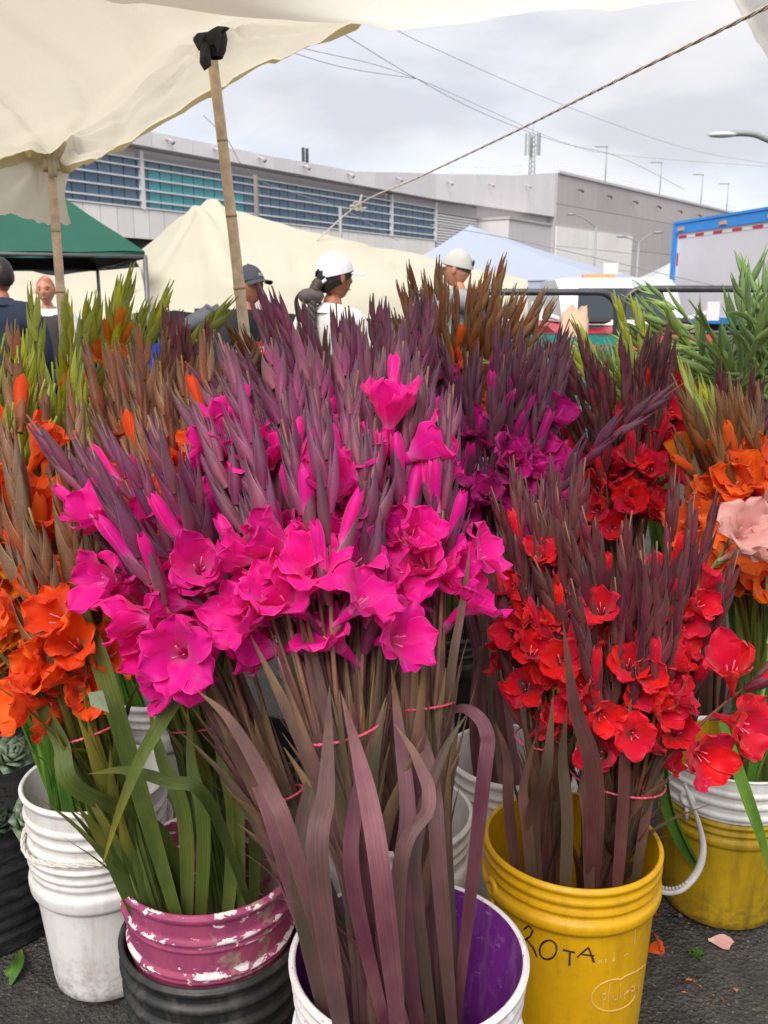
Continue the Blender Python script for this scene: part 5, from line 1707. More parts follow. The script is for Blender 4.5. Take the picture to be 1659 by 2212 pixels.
m = MB(); m.box((-.42, .2, zr + .0), (.02, .32, zr + .05)); m.build('roof_beacon', M_AMBER, pk, False)
m = MB(); m.box((-.14, .24, zr + .05), (.06, .34, zr + .2)); m.build('roof_box', M_WHITEP, pk, False)
def barrier(u0, u1, vt, Y, label, vr=None):
    a, b = at(u0, vt, Y), at(u1, vt, Y)
    z = a.z
    Y = a.y
    root = empty('steel_barrier', ((a.x + b.x) / 2, Y, 0)); tag(root, label, 'barrier')
    c = Vector(((a.x + b.x) / 2, Y, 0))
    r_ = .14
    P = [Vector((a.x, Y, .05)), Vector((a.x, Y, z - r_))]
    P += [Vector((a.x + r_ * (1 - math.cos(t)), Y, z - r_ + r_ * math.sin(t))) for t in [PI / 2 * k / 6 for k in range(1, 7)]]
    P += [Vector((b.x - r_ + r_ * math.sin(t), Y, z - r_ + r_ * math.cos(t))) for t in [PI / 2 * k / 6 for k in range(0, 7)]]
    P += [Vector((b.x, Y, .05))]
    MB().tube([p - c for p in P], .024, 10).build('hoop', M_STEEL, root)
    for zz in (z - .30, .25):
        MB().tube([Vector((a.x, Y, zz)) - c, Vector((b.x, Y, zz)) - c], .014, 8).build('rail', M_STEEL, root)
    nb = 9
    for k in range(1, nb):
        x = lerp(a.x, b.x, k / nb)
        MB().tube([Vector((x, Y, .25)) - c, Vector((x, Y, z - .30)) - c], .008, 6).build('upright_bar', M_STEEL, root)
    for x in (a.x, b.x):
        m = MB(); m.box((x - .03, Y - .25, 0), (x + .03, Y + .25, .04), M=Matrix.Translation(-c)); m.build('foot', M_STEEL, root, False)
barrier(880, 1335, 631, 5.6, 'black steel barrier behind the man in the grey cap')
barrier(1347, 1830, 624, 5.5, 'black steel barrier in front of the pickup truck')
# ------------------------------------------------------------------ crates and goods half seen between the stems
def crate(x, y, z, w, d, h, mat, label, rz=0, group=None):
    root = empty('plastic_crate', (x, y, z), rz); tag(root, label, 'crate', group)
    m = MB(); m.box((-w / 2, -d / 2, 0), (w / 2, d / 2, .012)); m.build('floor', mat, root, False)
    for (cx, cy, lx, ly) in ((0, -d / 2, w, .016), (0, d / 2, w, .016), (-w / 2, 0, .016, d), (w / 2, 0, .016, d)):
        m = MB()
        for z0, z1 in ((0, .04), (h * .5 - .015, h * .5 + .015), (h - .05, h)):
            m.box((cx - lx / 2, cy - ly / 2, z0), (cx + lx / 2, cy + ly / 2, z1))
        L_ = max(lx, ly); nb = max(5, int(L_ / .06))
        for k in range(nb + 1):
            o_ = -L_ / 2 + L_ * k / nb
            if lx > ly: m.box((o_ - .006, cy - .006, .03), (o_ + .006, cy + .006, h - .04))
            else: m.box((cx - .006, o_ - .006, .03), (cx + .006, o_ + .006, h - .04))
        m.build('side_wall', mat, root, False)
M_CG = plain('green_crate_plastic', (.02, .10, .06), .5); M_CB = plain('blue_crate_plastic', S(30, 55, 160), .45); M_CT = plain('teal_crate_plastic', S(40, 130, 120), .5)
for k, (u, v) in enumerate(((262, 700), (200, 720), (310, 715))):
    p = at(u, v, 7.6 + .1 * k)
    for j in range(4):
        crate(p.x, p.y, j * .31, .58, .4, .305, M_CG, 'dark green plastic crate in the stacks behind the lime buds', .1 * k, 'green crates')
p = at(345, 720, 6.2)
for j in range(4):
    crate(p.x, p.y, j * .27, .5, .36, .265, M_CB, 'blue plastic crate in the stack beside the bending person', .15, 'blue crates')
p = at(1165, 700, 5.0)
for j in range(4):
    crate(p.x + .2, p.y, j * .30, .5, .36, .295, M_CT, 'teal plastic crate in the stack behind the amber stems', .1, 'teal crates')
M_SACK = plain('beige_sack', S(200, 165, 140), .8, var=.15, scale=12, bump=.4)
p = at(1240, 672, 5.0)
sk = MB()
bm_ = bmesh.new(); bmesh.ops.create_cube(bm_, size=1.0); bmesh.ops.subdivide_edges(bm_, edges=bm_.edges[:], cuts=4, use_grid_fill=True)
sv_ = []
for q in bm_.verts:
    c = q.co.copy(); k = c.length
    c = c * (1 - .10 * max(0, k - .55)) + Vector((noise.noise(c * 3), noise.noise(c * 3 + Vector((4, 0, 0))), noise.noise(c * 3 + Vector((0, 4, 0))))) * .07
    sv_.append(Vector((c.x * .17, c.y * .12, (c.z + .5) * p.z)))
sk.add(sv_, [tuple(q.index for q in fc.verts) for fc in bm_.faces]); bm_.free()
o = sk.build('paper_sack', M_SACK); o.location = (p.x, p.y, 0); tag(o, 'beige paper sack standing upright before the barrier', 'sack')
# ------------------------------------------------------------------ woven basket with succulents at the left edge
def weave_mat():
    t = NT('black_weave')
    co = t.coord('UV', (60, 22, 1))
    br_ = t.n('TexBrick', Scale=1.0)
    t.t.links.new(co, br_.inputs['Vector'])
    nz = t.noise(30, 4, .6, t.coord('Object'))
    c = t.mix(t.rng(nz, .4, .7), (.010, .010, .012), (.035, .036, .04))
    t.base(c, .5)
    t.bump(t.math('ADD', br_.outputs['Fac'], nz), .9, .006)
    return t.m
bx, by_ = -1.0, 1.93
bs = empty('woven_basket', (bx, by_, 0)); tag(bs, 'black woven basket of dark succulents beside the white buckets', 'basket')
prof = []
for k in range(29):
    z = .33 * k / 28
    prof.append((.27 + .03 * z / .33 + .006 * math.sin(k * 2.2), z))
prof += [(.308, .335), (.30, .34), (.285, .33), (.27, .05), (.001, .04)]
m = MB(); v, f, uv = lathe_geo([(.001, .0)] + prof, 56); m.add(v, f, uv); m.build('body', weave_mat(), bs)
M_SUCC = plain('dark_succulent_leaf', (.055, .095, .05), .45, var=.5, scale=6)
M_SUCC2 = plain('pale_succulent_leaf', (.16, .22, .14), .45, var=.4, scale=6)
rs = random.Random(9)
def ros_geo(seed):
    q = random.Random(seed)
    v, f = [], []
    for k in range(22):
        a = k * 2.4; t = k / 22
        rr0 = .008 + .045 * t; el = lerp(1.2, .15, t)
        d_ = Vector((math.cos(a) * math.cos(el), math.sin(a) * math.cos(el), math.sin(el)))
        s = d_.cross(Vector((0, 0, 1))).normalized()
        up = s.cross(d_)
        o_ = len(v); L_ = .02 + .026 * t; w = .010 + .010 * t
        c = Vector((0, 0, .02 - .02 * t))
        v += [c, c + d_ * L_ * .6 - s * w + up * .003, c + d_ * L_ * .6 + s * w + up * .003, c + d_ * L_ * 1.15 + up * .008, c + d_ * L_ * .6 - up * .006]
        f += [(o_, o_ + 2, o_ + 1), (o_ + 1, o_ + 2, o_ + 3), (o_, o_ + 1, o_ + 4), (o_, o_ + 4, o_ + 2), (o_ + 1, o_ + 3, o_ + 4), (o_ + 2, o_ + 4, o_ + 3)]
    return v, f
rm = [mesh('rosette', *ros_geo(k), M_SUCC if k < 3 else M_SUCC2) for k in range(5)]
for k in range(75):
    rr0, th = sunflower(k, 75)
    rr0 *= .33
    z = .36 + .13 * (1 - (rr0 / .33) ** 2) + rs.uniform(-.02, .03)
    if rr0 > .27: z = rs.uniform(.26, .40)
    o_ = Vector((rr0 * math.cos(th), rr0 * math.sin(th), z))
    nrm = Vector((math.cos(th) * rr0 * 3, math.sin(th) * rr0 * 3, 1)).normalized()
    x_ = nrm.orthogonal().normalized()
    ro = ob('succulent', rm[k % 5], None, axes(x_, nrm.cross(x_), nrm, Vector((bx, by_, 0)) + o_, rs.uniform(.8, 1.5)))
    tag(ro, 'small succulent rosette heaped in the black woven basket', 'succulent', 'succulents in the black basket')
# ------------------------------------------------------------------ fallen petals and leaves
def fallen(u, v, key, s, label, seed, rz=0.0):
    p = at_z(u, v, .006)
    g_ = petal_geo(seed, seed % 6, .5, True)
    c = sum(g_[0], Vector()) / len(g_[0])
    M = Matrix.Rotation(rz, 4, 'Z') @ Matrix.Rotation(rad(80), 4, 'X')
    vs = [M @ (q - c) * s for q in g_[0]]
    mn = min(q.z for q in vs)
    vs = [Vector((q.x, q.y, (q.z - mn) * .55)) for q in vs]
    o_ = ob('fallen_petal', mesh('fallen_petal', vs, g_[1], KINDS[key]['petal'], g_[2]))
    o_.location = p
    tag(o_, label, 'petal')
fallen(1422, 2046, 'amber', .95, 'crumpled orange petal on the asphalt beside the lettered yellow bucket', 3, .4)
fallen(1415, 2055, 'amber', .7, 'small orange petal under the crumpled one by the lettered yellow bucket', 8, 1.9)
fallen(1556, 2040, 'pink', .95, 'pale pink petal lying on the asphalt below the mustard yellow bucket', 5, 1.3)
fallen(302, 2190, 'yellow', .8, 'orange petal on the asphalt between the white and black buckets', 4, 1.0)
fallen(95, 1995, 'amber', .45, 'tiny orange petal on the asphalt near the black woven basket', 6, .2)
fallen(120, 1985, 'yellow', .4, 'tiny yellow petal on the asphalt near the black woven basket', 7, 2.2)
fallen(1408, 1972, 'red', .6, 'red petal on the asphalt behind the lettered yellow bucket', 9, .7)
for k, (u, v) in enumerate(((1500, 2120), (1512, 2132), (1488, 2118), (1540, 2150), (1478, 2145), (1590, 2140), (1530, 2168), (1560, 2160))):
    fallen(u, v, 'yellow', .14 + .05 * (k % 3), 'yellow flower crumb on the asphalt before the mustard yellow bucket', 20 + k, k)
    col.objects[-1]['group'] = 'yellow flower crumbs'
M_WILT = KINDS['yellow']['leaf']
for (pts, w, lb_) in (([at_z(22, 2128, .004), at_z(38, 2085, .025), at_z(46, 2050, .006)], .012, 'fallen green leaf on the asphalt below the black woven basket'), ([at_z(28, 2115, .006), at_z(18, 2098, .02), at_z(40, 2072, .006)], .007, 'small yellowing leaf across the fallen green one')):
    P = catmull(pts, 8)
    n_ = len(P); S_, N_, Wd = [], [], []
    for j in range(n_):
        a = j / (n_ - 1)
        t_ = (P[min(n_ - 1, j + 1)] - P[max(0, j - 1)]).normalized()
        s = t_.cross(Vector((0, 0, 1))).normalized()
        S_.append(s); N_.append(s.cross(t_)); Wd.append(w * max(.05, math.sin(PI * min(1, a * .9 + .08))))
    v, f, uv = ribbon(P, S_, N_, Wd, .3)
    tag(ob('fallen_leaf', mesh('fallen_leaf', v, f, M_WILT, uv)), lb_, 'leaf')
p = at_z(1505, 2062, .004)
m = MB()
for k in range(16):
    a = k * 2.4; d_ = Vector((math.cos(a), math.sin(a), 0)); s = Vector((-d_.y, d_.x, 0)); L_ = .008 + .006 * ((k * 7) % 5) / 5
    c = d_ * .012 * ((k * 3) % 7) / 7
    m.add([c + Vector((0, 0, .002)), c + d_ * L_ * .5 + s * .004 + Vector((0, 0, .007)), c + d_ * L_ + Vector((0, 0, .003)), c + d_ * L_ * .5 - s * .004 + Vector((0, 0, .006))], [(0, 1, 2, 3)])
o = m.build('leaf_sprig', KINDS['pink']['leaf']); o.location = p; tag(o, 'crushed green sprig on the asphalt between two fallen petals', 'sprig')
# strip of pale tape on a leaf
tp = [at(190, 1497, .98), at(222, 1492, .975), at(236, 1540, .97), at(196, 1525, .975)]
o = ob('adhesive_tape', mesh('adhesive_tape', tp + [q + Vector((0, .001, 0)) for q in tp], [(0, 1, 2, 3), (7, 6, 5, 4), (0, 4, 5, 1), (1, 5, 6, 2), (2, 6, 7, 3), (3, 7, 4, 0)], cloth_mat('clear_tape', (.30, .36, .24), .4), smooth=False))
tag(o, 'strip of milky tape stuck on a green leaf of the leaning orange bunch', 'tape')
# ------------------------------------------------------------------ people
M_SKIN = plain('skin', S(196, 134, 108), .5, var=.1, scale=30)
M_SKIN2 = plain('skin_tan', S(168, 108, 82), .5, var=.1, scale=30)
M_HAIR = plain('dark_hair', (.02, .016, .014), .45, var=.5, scale=80, bump=.6)
M_HAIR2 = plain('brown_hair', (.06, .045, .036), .5, var=.5, scale=80, bump=.6)
M_EYE = plain('dark_eye', (.02, .012, .01), .25)
M_LIP = plain('lip', S(170, 96, 90), .5)
M_SHOE = plain('shoe_leather', (.03, .028, .027), .5)
M_JEANS = plain('blue_denim', (.05, .07, .12), .8, var=.2, scale=60)
M_TROUS = plain('dark_trousers', (.03, .03, .034), .8)
M_PALET = plain('pale_trousers', (.42, .42, .45), .8)
def cloth(name, c, v=.2): return plain(name, c, .85, var=v, scale=14, bump=.5)
M_NAVY = cloth('navy_jacket_cloth', (.022, .032, .060)); M_BLKCL = cloth('black_cloth', (.016, .016, .019)); M_CHAR = cloth('charcoal_cloth', (.05, .045, .045))
M_WHCL = cloth('white_jacket_cloth', (.74, .73, .70), .08); M_GREYCL = cloth('grey_hoodie_cloth', (.27, .275, .30)); M_BRNCL = cloth('brown_jacket_cloth', (.17, .125, .11))
M_CAPD = cloth('slate_cap_cloth', (.055, .058, .075)); M_CAPW = cloth('white_cap_cloth', (.76, .75, .82), .05); M_CAPG = cloth('stone_cap_cloth', (.50, .49, .45), .08)
M_STRAP = cloth('cap_strap', (.62, .58, .52)); M_REDL = plain('red_print', S(205, 20, 40), .7, var=.05); M_WHL = plain('white_print', (.8, .8, .8), .7, var=.03)
M_BAG = cloth('slate_backpack_cloth', (.11, .11, .13)); M_BROWNFAB = cloth('brown_fluff', (.11, .085, .085)); M_PINKSH = cloth('shirt_white', (.7, .7, .72), .06)

def skin_surface(joints, edges, radii, sub=2):
    """one continuous tapering surface grown on a skeleton"""
    names = list(joints)
    me = bpy.data.meshes.new('skel')
    me.from_pydata([joints[k] for k in names], [(names.index(a), names.index(b)) for a, b in edges], [])
    o = bpy.data.objects.new('skel', me)
    col.objects.link(o)
    md = o.modifiers.new('skin', 'SKIN')
    md.use_smooth_shade = True
    lay = me.skin_vertices[0].data
    for i, k in enumerate(names):
        r_ = radii[k]
        lay[i].radius = r_ if isinstance(r_, tuple) else (r_, r_)
        lay[i].use_root = (i == 0)
    sd = o.modifiers.new('sub', 'SUBSURF')
    sd.levels = sd.render_levels = sub
    dg = bpy.context.evaluated_depsgraph_get()
    dg.update()
    res = bpy.data.meshes.new_from_object(o.evaluated_get(dg))
    v = [p.co.copy() for p in res.vertices]
    f = [tuple(p.vertices) for p in res.polygons]
    bpy.data.objects.remove(o)
    bpy.data.meshes.remove(me)
    bpy.data.meshes.remove(res)
    return v, f
def head_geo(width=.076, depth=.098, height=.118):
    """head centred on the origin looking along +Y: skull, brow, sockets, nose, mouth, chin, ears"""
    v, f = [], []
    nu, nv = 40, 30
    for j in range(nv + 1):
        th = PI * j / nv
        for i in range(nu):
            ph = 2 * PI * i / nu
            d = Vector((math.sin(th) * math.sin(ph), math.sin(th) * math.cos(ph), math.cos(th)))
            p = Vector((d.x * width, d.y * depth, d.z * height))
            lowr = sstep(.1, -1, d.z)
            p.x *= 1 - .26 * lowr
            if d.y < 0: p.y *= 1 - .28 * sstep(-.1, -.9, d.z)
            front = max(0, d.y)
            g_ = lambda x0, z0, sx, sz: math.exp(-((p.x - x0) / sx) ** 2 - ((p.z - z0) / sz) ** 2) * (1 if d.y > .15 else 0)
            p.y += .020 * g_(0, -.022, .011, .016) + .010 * g_(0, 0, .009, .026)          # nose
            p.y -= .010 * g_(.030, .006, .016, .011) + .010 * g_(-.030, .006, .016, .011)  # eye sockets
            p.y += .006 * g_(0, .026, .05, .010)                                           # brow
            p.y += .006 * g_(0, -.058, .020, .006) + .005 * g_(0, -.068, .017, .006)       # lips
            p.y -= .004 * g_(0, -.0625, .022, .0022)
            p.y += .008 * g_(0, -.096, .02, .014)                                          # chin
            v.append(p)
    for j in range(nv):
        for i in range(nu):
            i2 = (i + 1) % nu
            f.append((j * nu + i, (j + 1) * nu + i, (j + 1) * nu + i2, j * nu + i2))
    for sx in (-1, 1):
        o_ = len(v)
        for j in range(9):
            for i in range(10):
                th, ph = PI * j / 8, 2 * PI * i / 10
                v.append(Vector((sx * (width * .97 + .010 * math.sin(th) * math.cos(ph) + .004), -.008 + .017 * math.sin(th) * math.sin(ph) - .004 * math.cos(th), -.004 + .031 * math.cos(th))))
        for j in range(8):
            for i in range(10):
                f.append((o_ + j * 10 + i, o_ + (j + 1) * 10 + i, o_ + (j + 1) * 10 + (i + 1) % 10, o_ + j * 10 + (i + 1) % 10))
    return v, f
def shell(width, depth, height, z0, thick, front=None, nu=36, nv=16, back_z=None, hole=None):
    """cap crown or hair: an open dome over the skull down to z0 (front) / back_z (back)"""
    v, f = [], []
    bz = back_z if back_z is not None else z0
    for j in range(nv + 1):
        for i in range(nu):
            ph = 2 * PI * i / nu
            zl = lerp(bz, z0, .5 + .5 * math.cos(ph))
            thm = math.acos(max(-.95, min(.95, zl / (height + thick))))
            th = thm * j / nv
            d = Vector((math.sin(th) * math.sin(ph), math.sin(th) * math.cos(ph), math.cos(th)))
            v.append(Vector((d.x * (width + thick), d.y * (depth + thick), d.z * (height + thick))))
    for j in range(nv):
        for i in range(nu):
            q = (j * nu + i, (j + 1) * nu + i, (j + 1) * nu + (i + 1) % nu, j * nu + (i + 1) % nu)
            if hole:
                c = (v[q[0]] + v[q[1]] + v[q[2]] + v[q[3]]) / 4
                if hole(c): continue
            f.append(q)
    return v, f
def person(x, y, facing, height, label, J=None, lean=0.0, head_yaw=0.0, head_pitch=0.0, skin=None, top=None, top_r=1.0, legs=None, hair=None, hair_kw=None, cap=None, cap_kw=None, sleeves=None, vest=None, face=True, group=None):
    """facing: heading in degrees, 0 looks along +Y (away), 180 looks to the camera"""
    s = height / 1.75
    root = empty('person', (x, y, 0), rad(-facing))
    root.scale = (s, s, s)
    tag(root, label, 'person', group)
    skin = skin or M_SKIN
    ln = Matrix.Rotation(-lean, 3, 'X')
    piv = Vector((0, 0, .95))
    up = lambda p: ln @ (Vector(p) - piv) + piv
    j = {'pelvis': Vector((0, 0, .95)), 'waist': up((0, .01, 1.10)), 'chest': up((0, .0, 1.30)), 'upper': up((0, -.01, 1.42)), 'neck': up((0, 0, 1.49)), 'skull': up((0, .015, 1.57))}
    for sx, n_ in ((-1, 'l'), (1, 'r')):
        j['sh' + n_] = up((sx * .175, -.01, 1.405)); j['el' + n_] = up((sx * .245, -.03, 1.13)); j['wr' + n_] = up((sx * .245, .08, .90)); j['ha' + n_] = up((sx * .238, .11, .83))
        j['hi' + n_] = Vector((sx * .095, 0, .90)); j['kn' + n_] = Vector((sx * .105, .02, .50)); j['an' + n_] = Vector((sx * .105, -.02, .09)); j['to' + n_] = Vector((sx * .12, .13, .035))
        for k, (dx, ln_) in enumerate(((-.024, .065), (-.009, .078), (.007, .082), (.022, .07))):
            j['f%d%s' % (k, n_)] = up((sx * .238 + dx * .4, .125 + dx, .79)); j['g%d%s' % (k, n_)] = up((sx * .232, .135 + dx, .83 - ln_ - .02))
        j['t0' + n_] = up((sx * .22, .15, .85)); j['t1' + n_] = up((sx * .205, .165, .80))
    if J:
        for k, p in J.items(): j[k] = Vector(p)
        for n_ in 'lr':
            if 'wr' + n_ in J:
                d = (j['wr' + n_] - j['el' + n_]).normalized()
                h_ = j['wr' + n_] + d * .075
                j['ha' + n_] = h_
                sd = d.orthogonal().normalized()
                for k in range(4):
                    o_ = sd * (k - 1.5) * .016
                    j['f%d%s' % (k, n_)] = h_ + d * .03 + o_; j['g%d%s' % (k, n_)] = h_ + d * (.09 + .008 * (k in (1, 2))) + o_
                j['t0' + n_] = h_ - d * .01 + sd * .035; j['t1' + n_] = h_ + d * .035 + sd * .05
    E = [('pelvis', 'waist'), ('waist', 'chest'), ('chest', 'upper'), ('upper', 'neck'), ('neck', 'skull')]
    R_ = {'pelvis': (.145, .105), 'waist': (.135, .10), 'chest': (.155, .115), 'upper': (.12, .09), 'neck': .052, 'skull': .05}
    for n_ in 'lr':
        E += [('upper', 'sh' + n_), ('sh' + n_, 'el' + n_), ('el' + n_, 'wr' + n_), ('wr' + n_, 'ha' + n_), ('pelvis', 'hi' + n_), ('hi' + n_, 'kn' + n_), ('kn' + n_, 'an' + n_), ('an' + n_, 'to' + n_)]
        R_.update({'sh' + n_: .062, 'el' + n_: .042, 'wr' + n_: .027, 'ha' + n_: (.036, .018), 'hi' + n_: .085, 'kn' + n_: .056, 'an' + n_: .038, 'to' + n_: .036})
        for k in range(4):
            E += [('ha' + n_, 'f%d%s' % (k, n_)), ('f%d%s' % (k, n_), 'g%d%s' % (k, n_))]
            R_['f%d%s' % (k, n_)] = .0088; R_['g%d%s' % (k, n_)] = .007
        E += [('ha' + n_, 't0' + n_), ('t0' + n_, 't1' + n_)]
        R_['t0' + n_] = .0105; R_['t1' + n_] = .008
    bv, bf_ = skin_surface(j, E, R_, 1)
    hc = j['neck'] + (j['skull'] - j['neck']).normalized() * .155
    HM = Matrix.Translation(hc) @ ln.to_4x4() @ Matrix.Rotation(rad(-head_yaw), 4, 'Z') @ Matrix.Rotation(rad(-head_pitch), 4, 'X')
    mb = MB(); mb.add(bv, bf_)
    hv, hf = head_geo(); mb.add(hv, hf, M=HM)
    mb.build('body', skin, root)
    # clothes follow the same skeleton, a little larger
    def garment(nm, keys, mat, grow, ex=None, rr=None):
        ks = set(keys)
        jj = {k: j[k].copy() for k in keys}
        if ex: jj.update({k: Vector(p) for k, p in ex.items()})
        ee = [e_ for e_ in E if e_[0] in ks and e_[1] in ks]
        R2 = {}
        for k in keys:
            r0 = R_[k]
            r0 = r0 if isinstance(r0, tuple) else (r0, r0)
            R2[k] = (r0[0] + grow, r0[1] + grow)
        if rr: R2.update(rr)
        v, f = skin_surface(jj, ee, R2, 2)
        for p in v:
            p += Vector((noise.noise(p * 9), noise.noise(p * 9 + Vector((5, 0, 0))), noise.noise(p * 7 + Vector((0, 5, 0))))) * .011
        return ob(nm, mesh(nm, v, f, mat), root)
    arm = []
    for n_ in 'lr': arm += ['sh' + n_, 'el' + n_, 'wr' + n_]
    if top:
        garment('jacket' if top_r >= 1 else 'shirt', ['pelvis', 'waist', 'chest', 'upper', 'neck'] + arm, top, .026 * top_r, rr={'pelvis': (.17 * top_r, .13 * top_r), 'upper': (.165, .125), 'neck': (.078, .076), 'wrl': (.042, .042), 'wrr': (.042, .042), 'ell': (.064, .064), 'elr': (.064, .064), 'shl': (.098, .098), 'shr': (.098, .098)})
        cv_, cf_ = tube_geo([j['upper'].lerp(j['neck'], .35), j['upper'].lerp(j['neck'], .75), j['neck'] + (j['skull'] - j['neck']) * .12], [.112, .086, .072], 20, False)[:2]
        ob('collar', mesh('collar', cv_, cf_, top), root)
    if vest:
        garment('vest', ['pelvis', 'waist', 'chest', 'upper', 'shl', 'shr'], vest, .042, rr={'upper': (.172, .135), 'shl': (.08, .09), 'shr': (.08, .09)})
    if legs:
        garment('trousers', ['pelvis', 'hil', 'knl', 'anl', 'hir', 'knr', 'anr'], legs, .022)
    for n_ in 'lr':
        sv, sf = tube_geo([j['an' + n_] + Vector((0, -.05, -.05)), j['an' + n_] + Vector((0, .02, -.035)), j['to' + n_] + Vector((0, .0, .0)), j['to' + n_] + Vector((0, .055, -.008))], [.042, .05, .044, .022], 14)[:2]
        ob('shoe', mesh('shoe', sv, sf, M_SHOE), root)
    if face:
        for sx in (-1, 1):
            m = MB(); m.lathe([(.0005, .005), (.0075, .004), (.0095, 0), (.006, -.003)], 10, M=HM @ Matrix.Translation((sx * .030, .0815, .006)) @ Matrix.Rotation(rad(-90), 4, 'X')); m.build('eye', M_EYE, root)
            m = MB(); m.tube(catmull([Vector((sx * .014, .094, .024)), Vector((sx * .030, .091, .029)), Vector((sx * .046, .080, .023))], 4), [.003] * 4 + [.0035] * 4 + [.0015], 6, M=HM); m.build('eyebrow', M_HAIR, root)
        m = MB(); m.tube(catmull([Vector((-.022, .087, -.062)), Vector((0, .0985, -.063)), Vector((.022, .087, -.062))], 5), [.001] + [.0035] * 9 + [.001], 6, M=HM); m.build('mouth', M_LIP, root)
    if hair:
        kw = dict(z0=.055, thick=.006, back_z=-.06); kw.update(hair_kw or {})
        v, f = shell(.076, .098, .118, **kw)
        for p in v: p += Vector((noise.noise(p * 40), noise.noise(p * 40 + Vector((3, 0, 0))), noise.noise(p * 40 + Vector((0, 3, 0))))) * .004
        ob('hair', mesh('hair', [HM @ p for p in v], f, hair), root)
    if cap:
        ck = dict(yaw=0, hole=True); ck.update(cap_kw or {})
        CM = HM @ Matrix.Rotation(rad(-ck['yaw']), 4, 'Z') @ Matrix.Rotation(rad(6), 4, 'X')
        capo = empty('cap'); capo.parent = root
        hole = (lambda c: c.y < -.05 and ((c.x / .040) ** 2 + ((c.z - .012) / .038) ** 2) < 1) if ck['hole'] else None
        v, f = shell(.080, .104, .126, .032, .010, back_z=.006, hole=hole, nu=48, nv=22)
        for p in v:
            a = math.atan2(p.x, p.y)
            p *= 1 - .012 * math.exp(-((((a + PI) % (PI / 3)) - PI / 6) / .05) ** 2)
        ob('crown', mesh('crown', [CM @ p for p in v], f, cap), capo)
        def brim(s_, t):
            a = lerp(-1.15, 1.15, s_)
            o_ = lerp(0, .078, t) * math.cos(a * .9) ** .6
            return CM @ Vector((math.sin(a) * (.090 + .004 * t), math.cos(a) * .112 + o_, .032 - .020 * t - .018 * abs(math.sin(a)) ** 2))
        v, f, _ = grid_geo(20, 6, brim)
        n0 = len(v)
        v2 = [p - (CM.to_3x3() @ Vector((0, 0, .004))) for p in v]
        f2 = [tuple(reversed([i + n0 for i in q])) for q in f]
        ob('brim', mesh('brim', v + v2, f + f2, cap), capo)
        m = MB(); m.lathe([(.0005, .006), (.007, .004), (.009, 0)], 10, M=CM @ Matrix.Translation((0, 0, .135))); m.build('button', cap, capo)
        if ck['hole']:
            m = MB(); m.tube(catmull([Vector((-.046, -.094, -.004)), Vector((-.02, -.110, -.018)), Vector((.02, -.110, -.018)), Vector((.046, -.094, -.004))], 6), .009, 6, flat=.35, up=(0, 0, 1), M=CM); m.build('strap', ck.get('strap', M_STRAP), capo)
        if ck.get('patch'):
            m = MB(); m.lathe([(.0005, .003), (.02, .003), (.022, 0)], 14, M=CM @ Matrix.Translation((0, -.112, .05)) @ Matrix.Rotation(rad(90), 4, 'X') @ Matrix.Diagonal((1, 1, 1, 1))); m.build('vent', M_CHAR, capo)
        if ck.get('logo'):
            L_ = text_mesh('NY', .034)
            def bendp(p, off):
                a = off - p.x / .11
                return CM @ Vector((math.sin(a) * .0925, math.cos(a) * .1165, .058 + p.y * .9))
            ob('cap_logo', mesh('cap_logo', [bendp(p, 0) for p in L_[0]], L_[1], M_WHL, smooth=False), capo)
    return root, j, HM
def text_mesh(s, size):
    cu = bpy.data.curves.new('lettering', 'FONT')
    cu.body = s
    cu.size = size
    cu.align_x = 'CENTER'
    cu.align_y = 'CENTER'
    o = bpy.data.objects.new('lettering', cu)
    col.objects.link(o)
    dg = bpy.context.evaluated_depsgraph_get()
    dg.update()
    me = bpy.data.meshes.new_from_object(o.evaluated_get(dg))
    v = [p.co.copy() for p in me.vertices]
    f = [tuple(p.vertices) for p in me.polygons]
    bpy.data.objects.remove(o)
    bpy.data.curves.remove(cu)
    bpy.data.meshes.remove(me)
    return v, f
# woman in the white cap, seen from behind, turned to the right
p = at(716, 600, 3.9)
w_, j, HM = person(p.x, p.y, 38, 1.625, 'woman in white cap with a long dark braid and white jacket, seen from behind', head_yaw=12, skin=M_SKIN2, top=M_WHCL, legs=M_JEANS, hair=M_HAIR, hair_kw=dict(z0=.03, back_z=-.085, thick=.007), cap=M_CAPW, cap_kw=dict(strap=M_CAPW))
a = HM @ Vector((0, -.105, -.02))
br_pts = catmull([a, a + Vector((-.01, -.035, -.06)), a + Vector((.0, -.06, -.16)), a + Vector((.02, -.07, -.30)), a + Vector((.03, -.06, -.42))], 10)
m = MB()
for ph in (0, 2.09, 4.19):
    m.tube([q + Vector((.018 * math.cos(k * .75 + ph), .010 * math.sin(k * .75 + ph), 0)) * (1 - .4 * k / len(br_pts)) for k, q in enumerate(br_pts)], [.021 * (1 - .55 * k / len(br_pts)) for k in range(len(br_pts))], 8)
m.build('braid', M_HAIR2, w_)
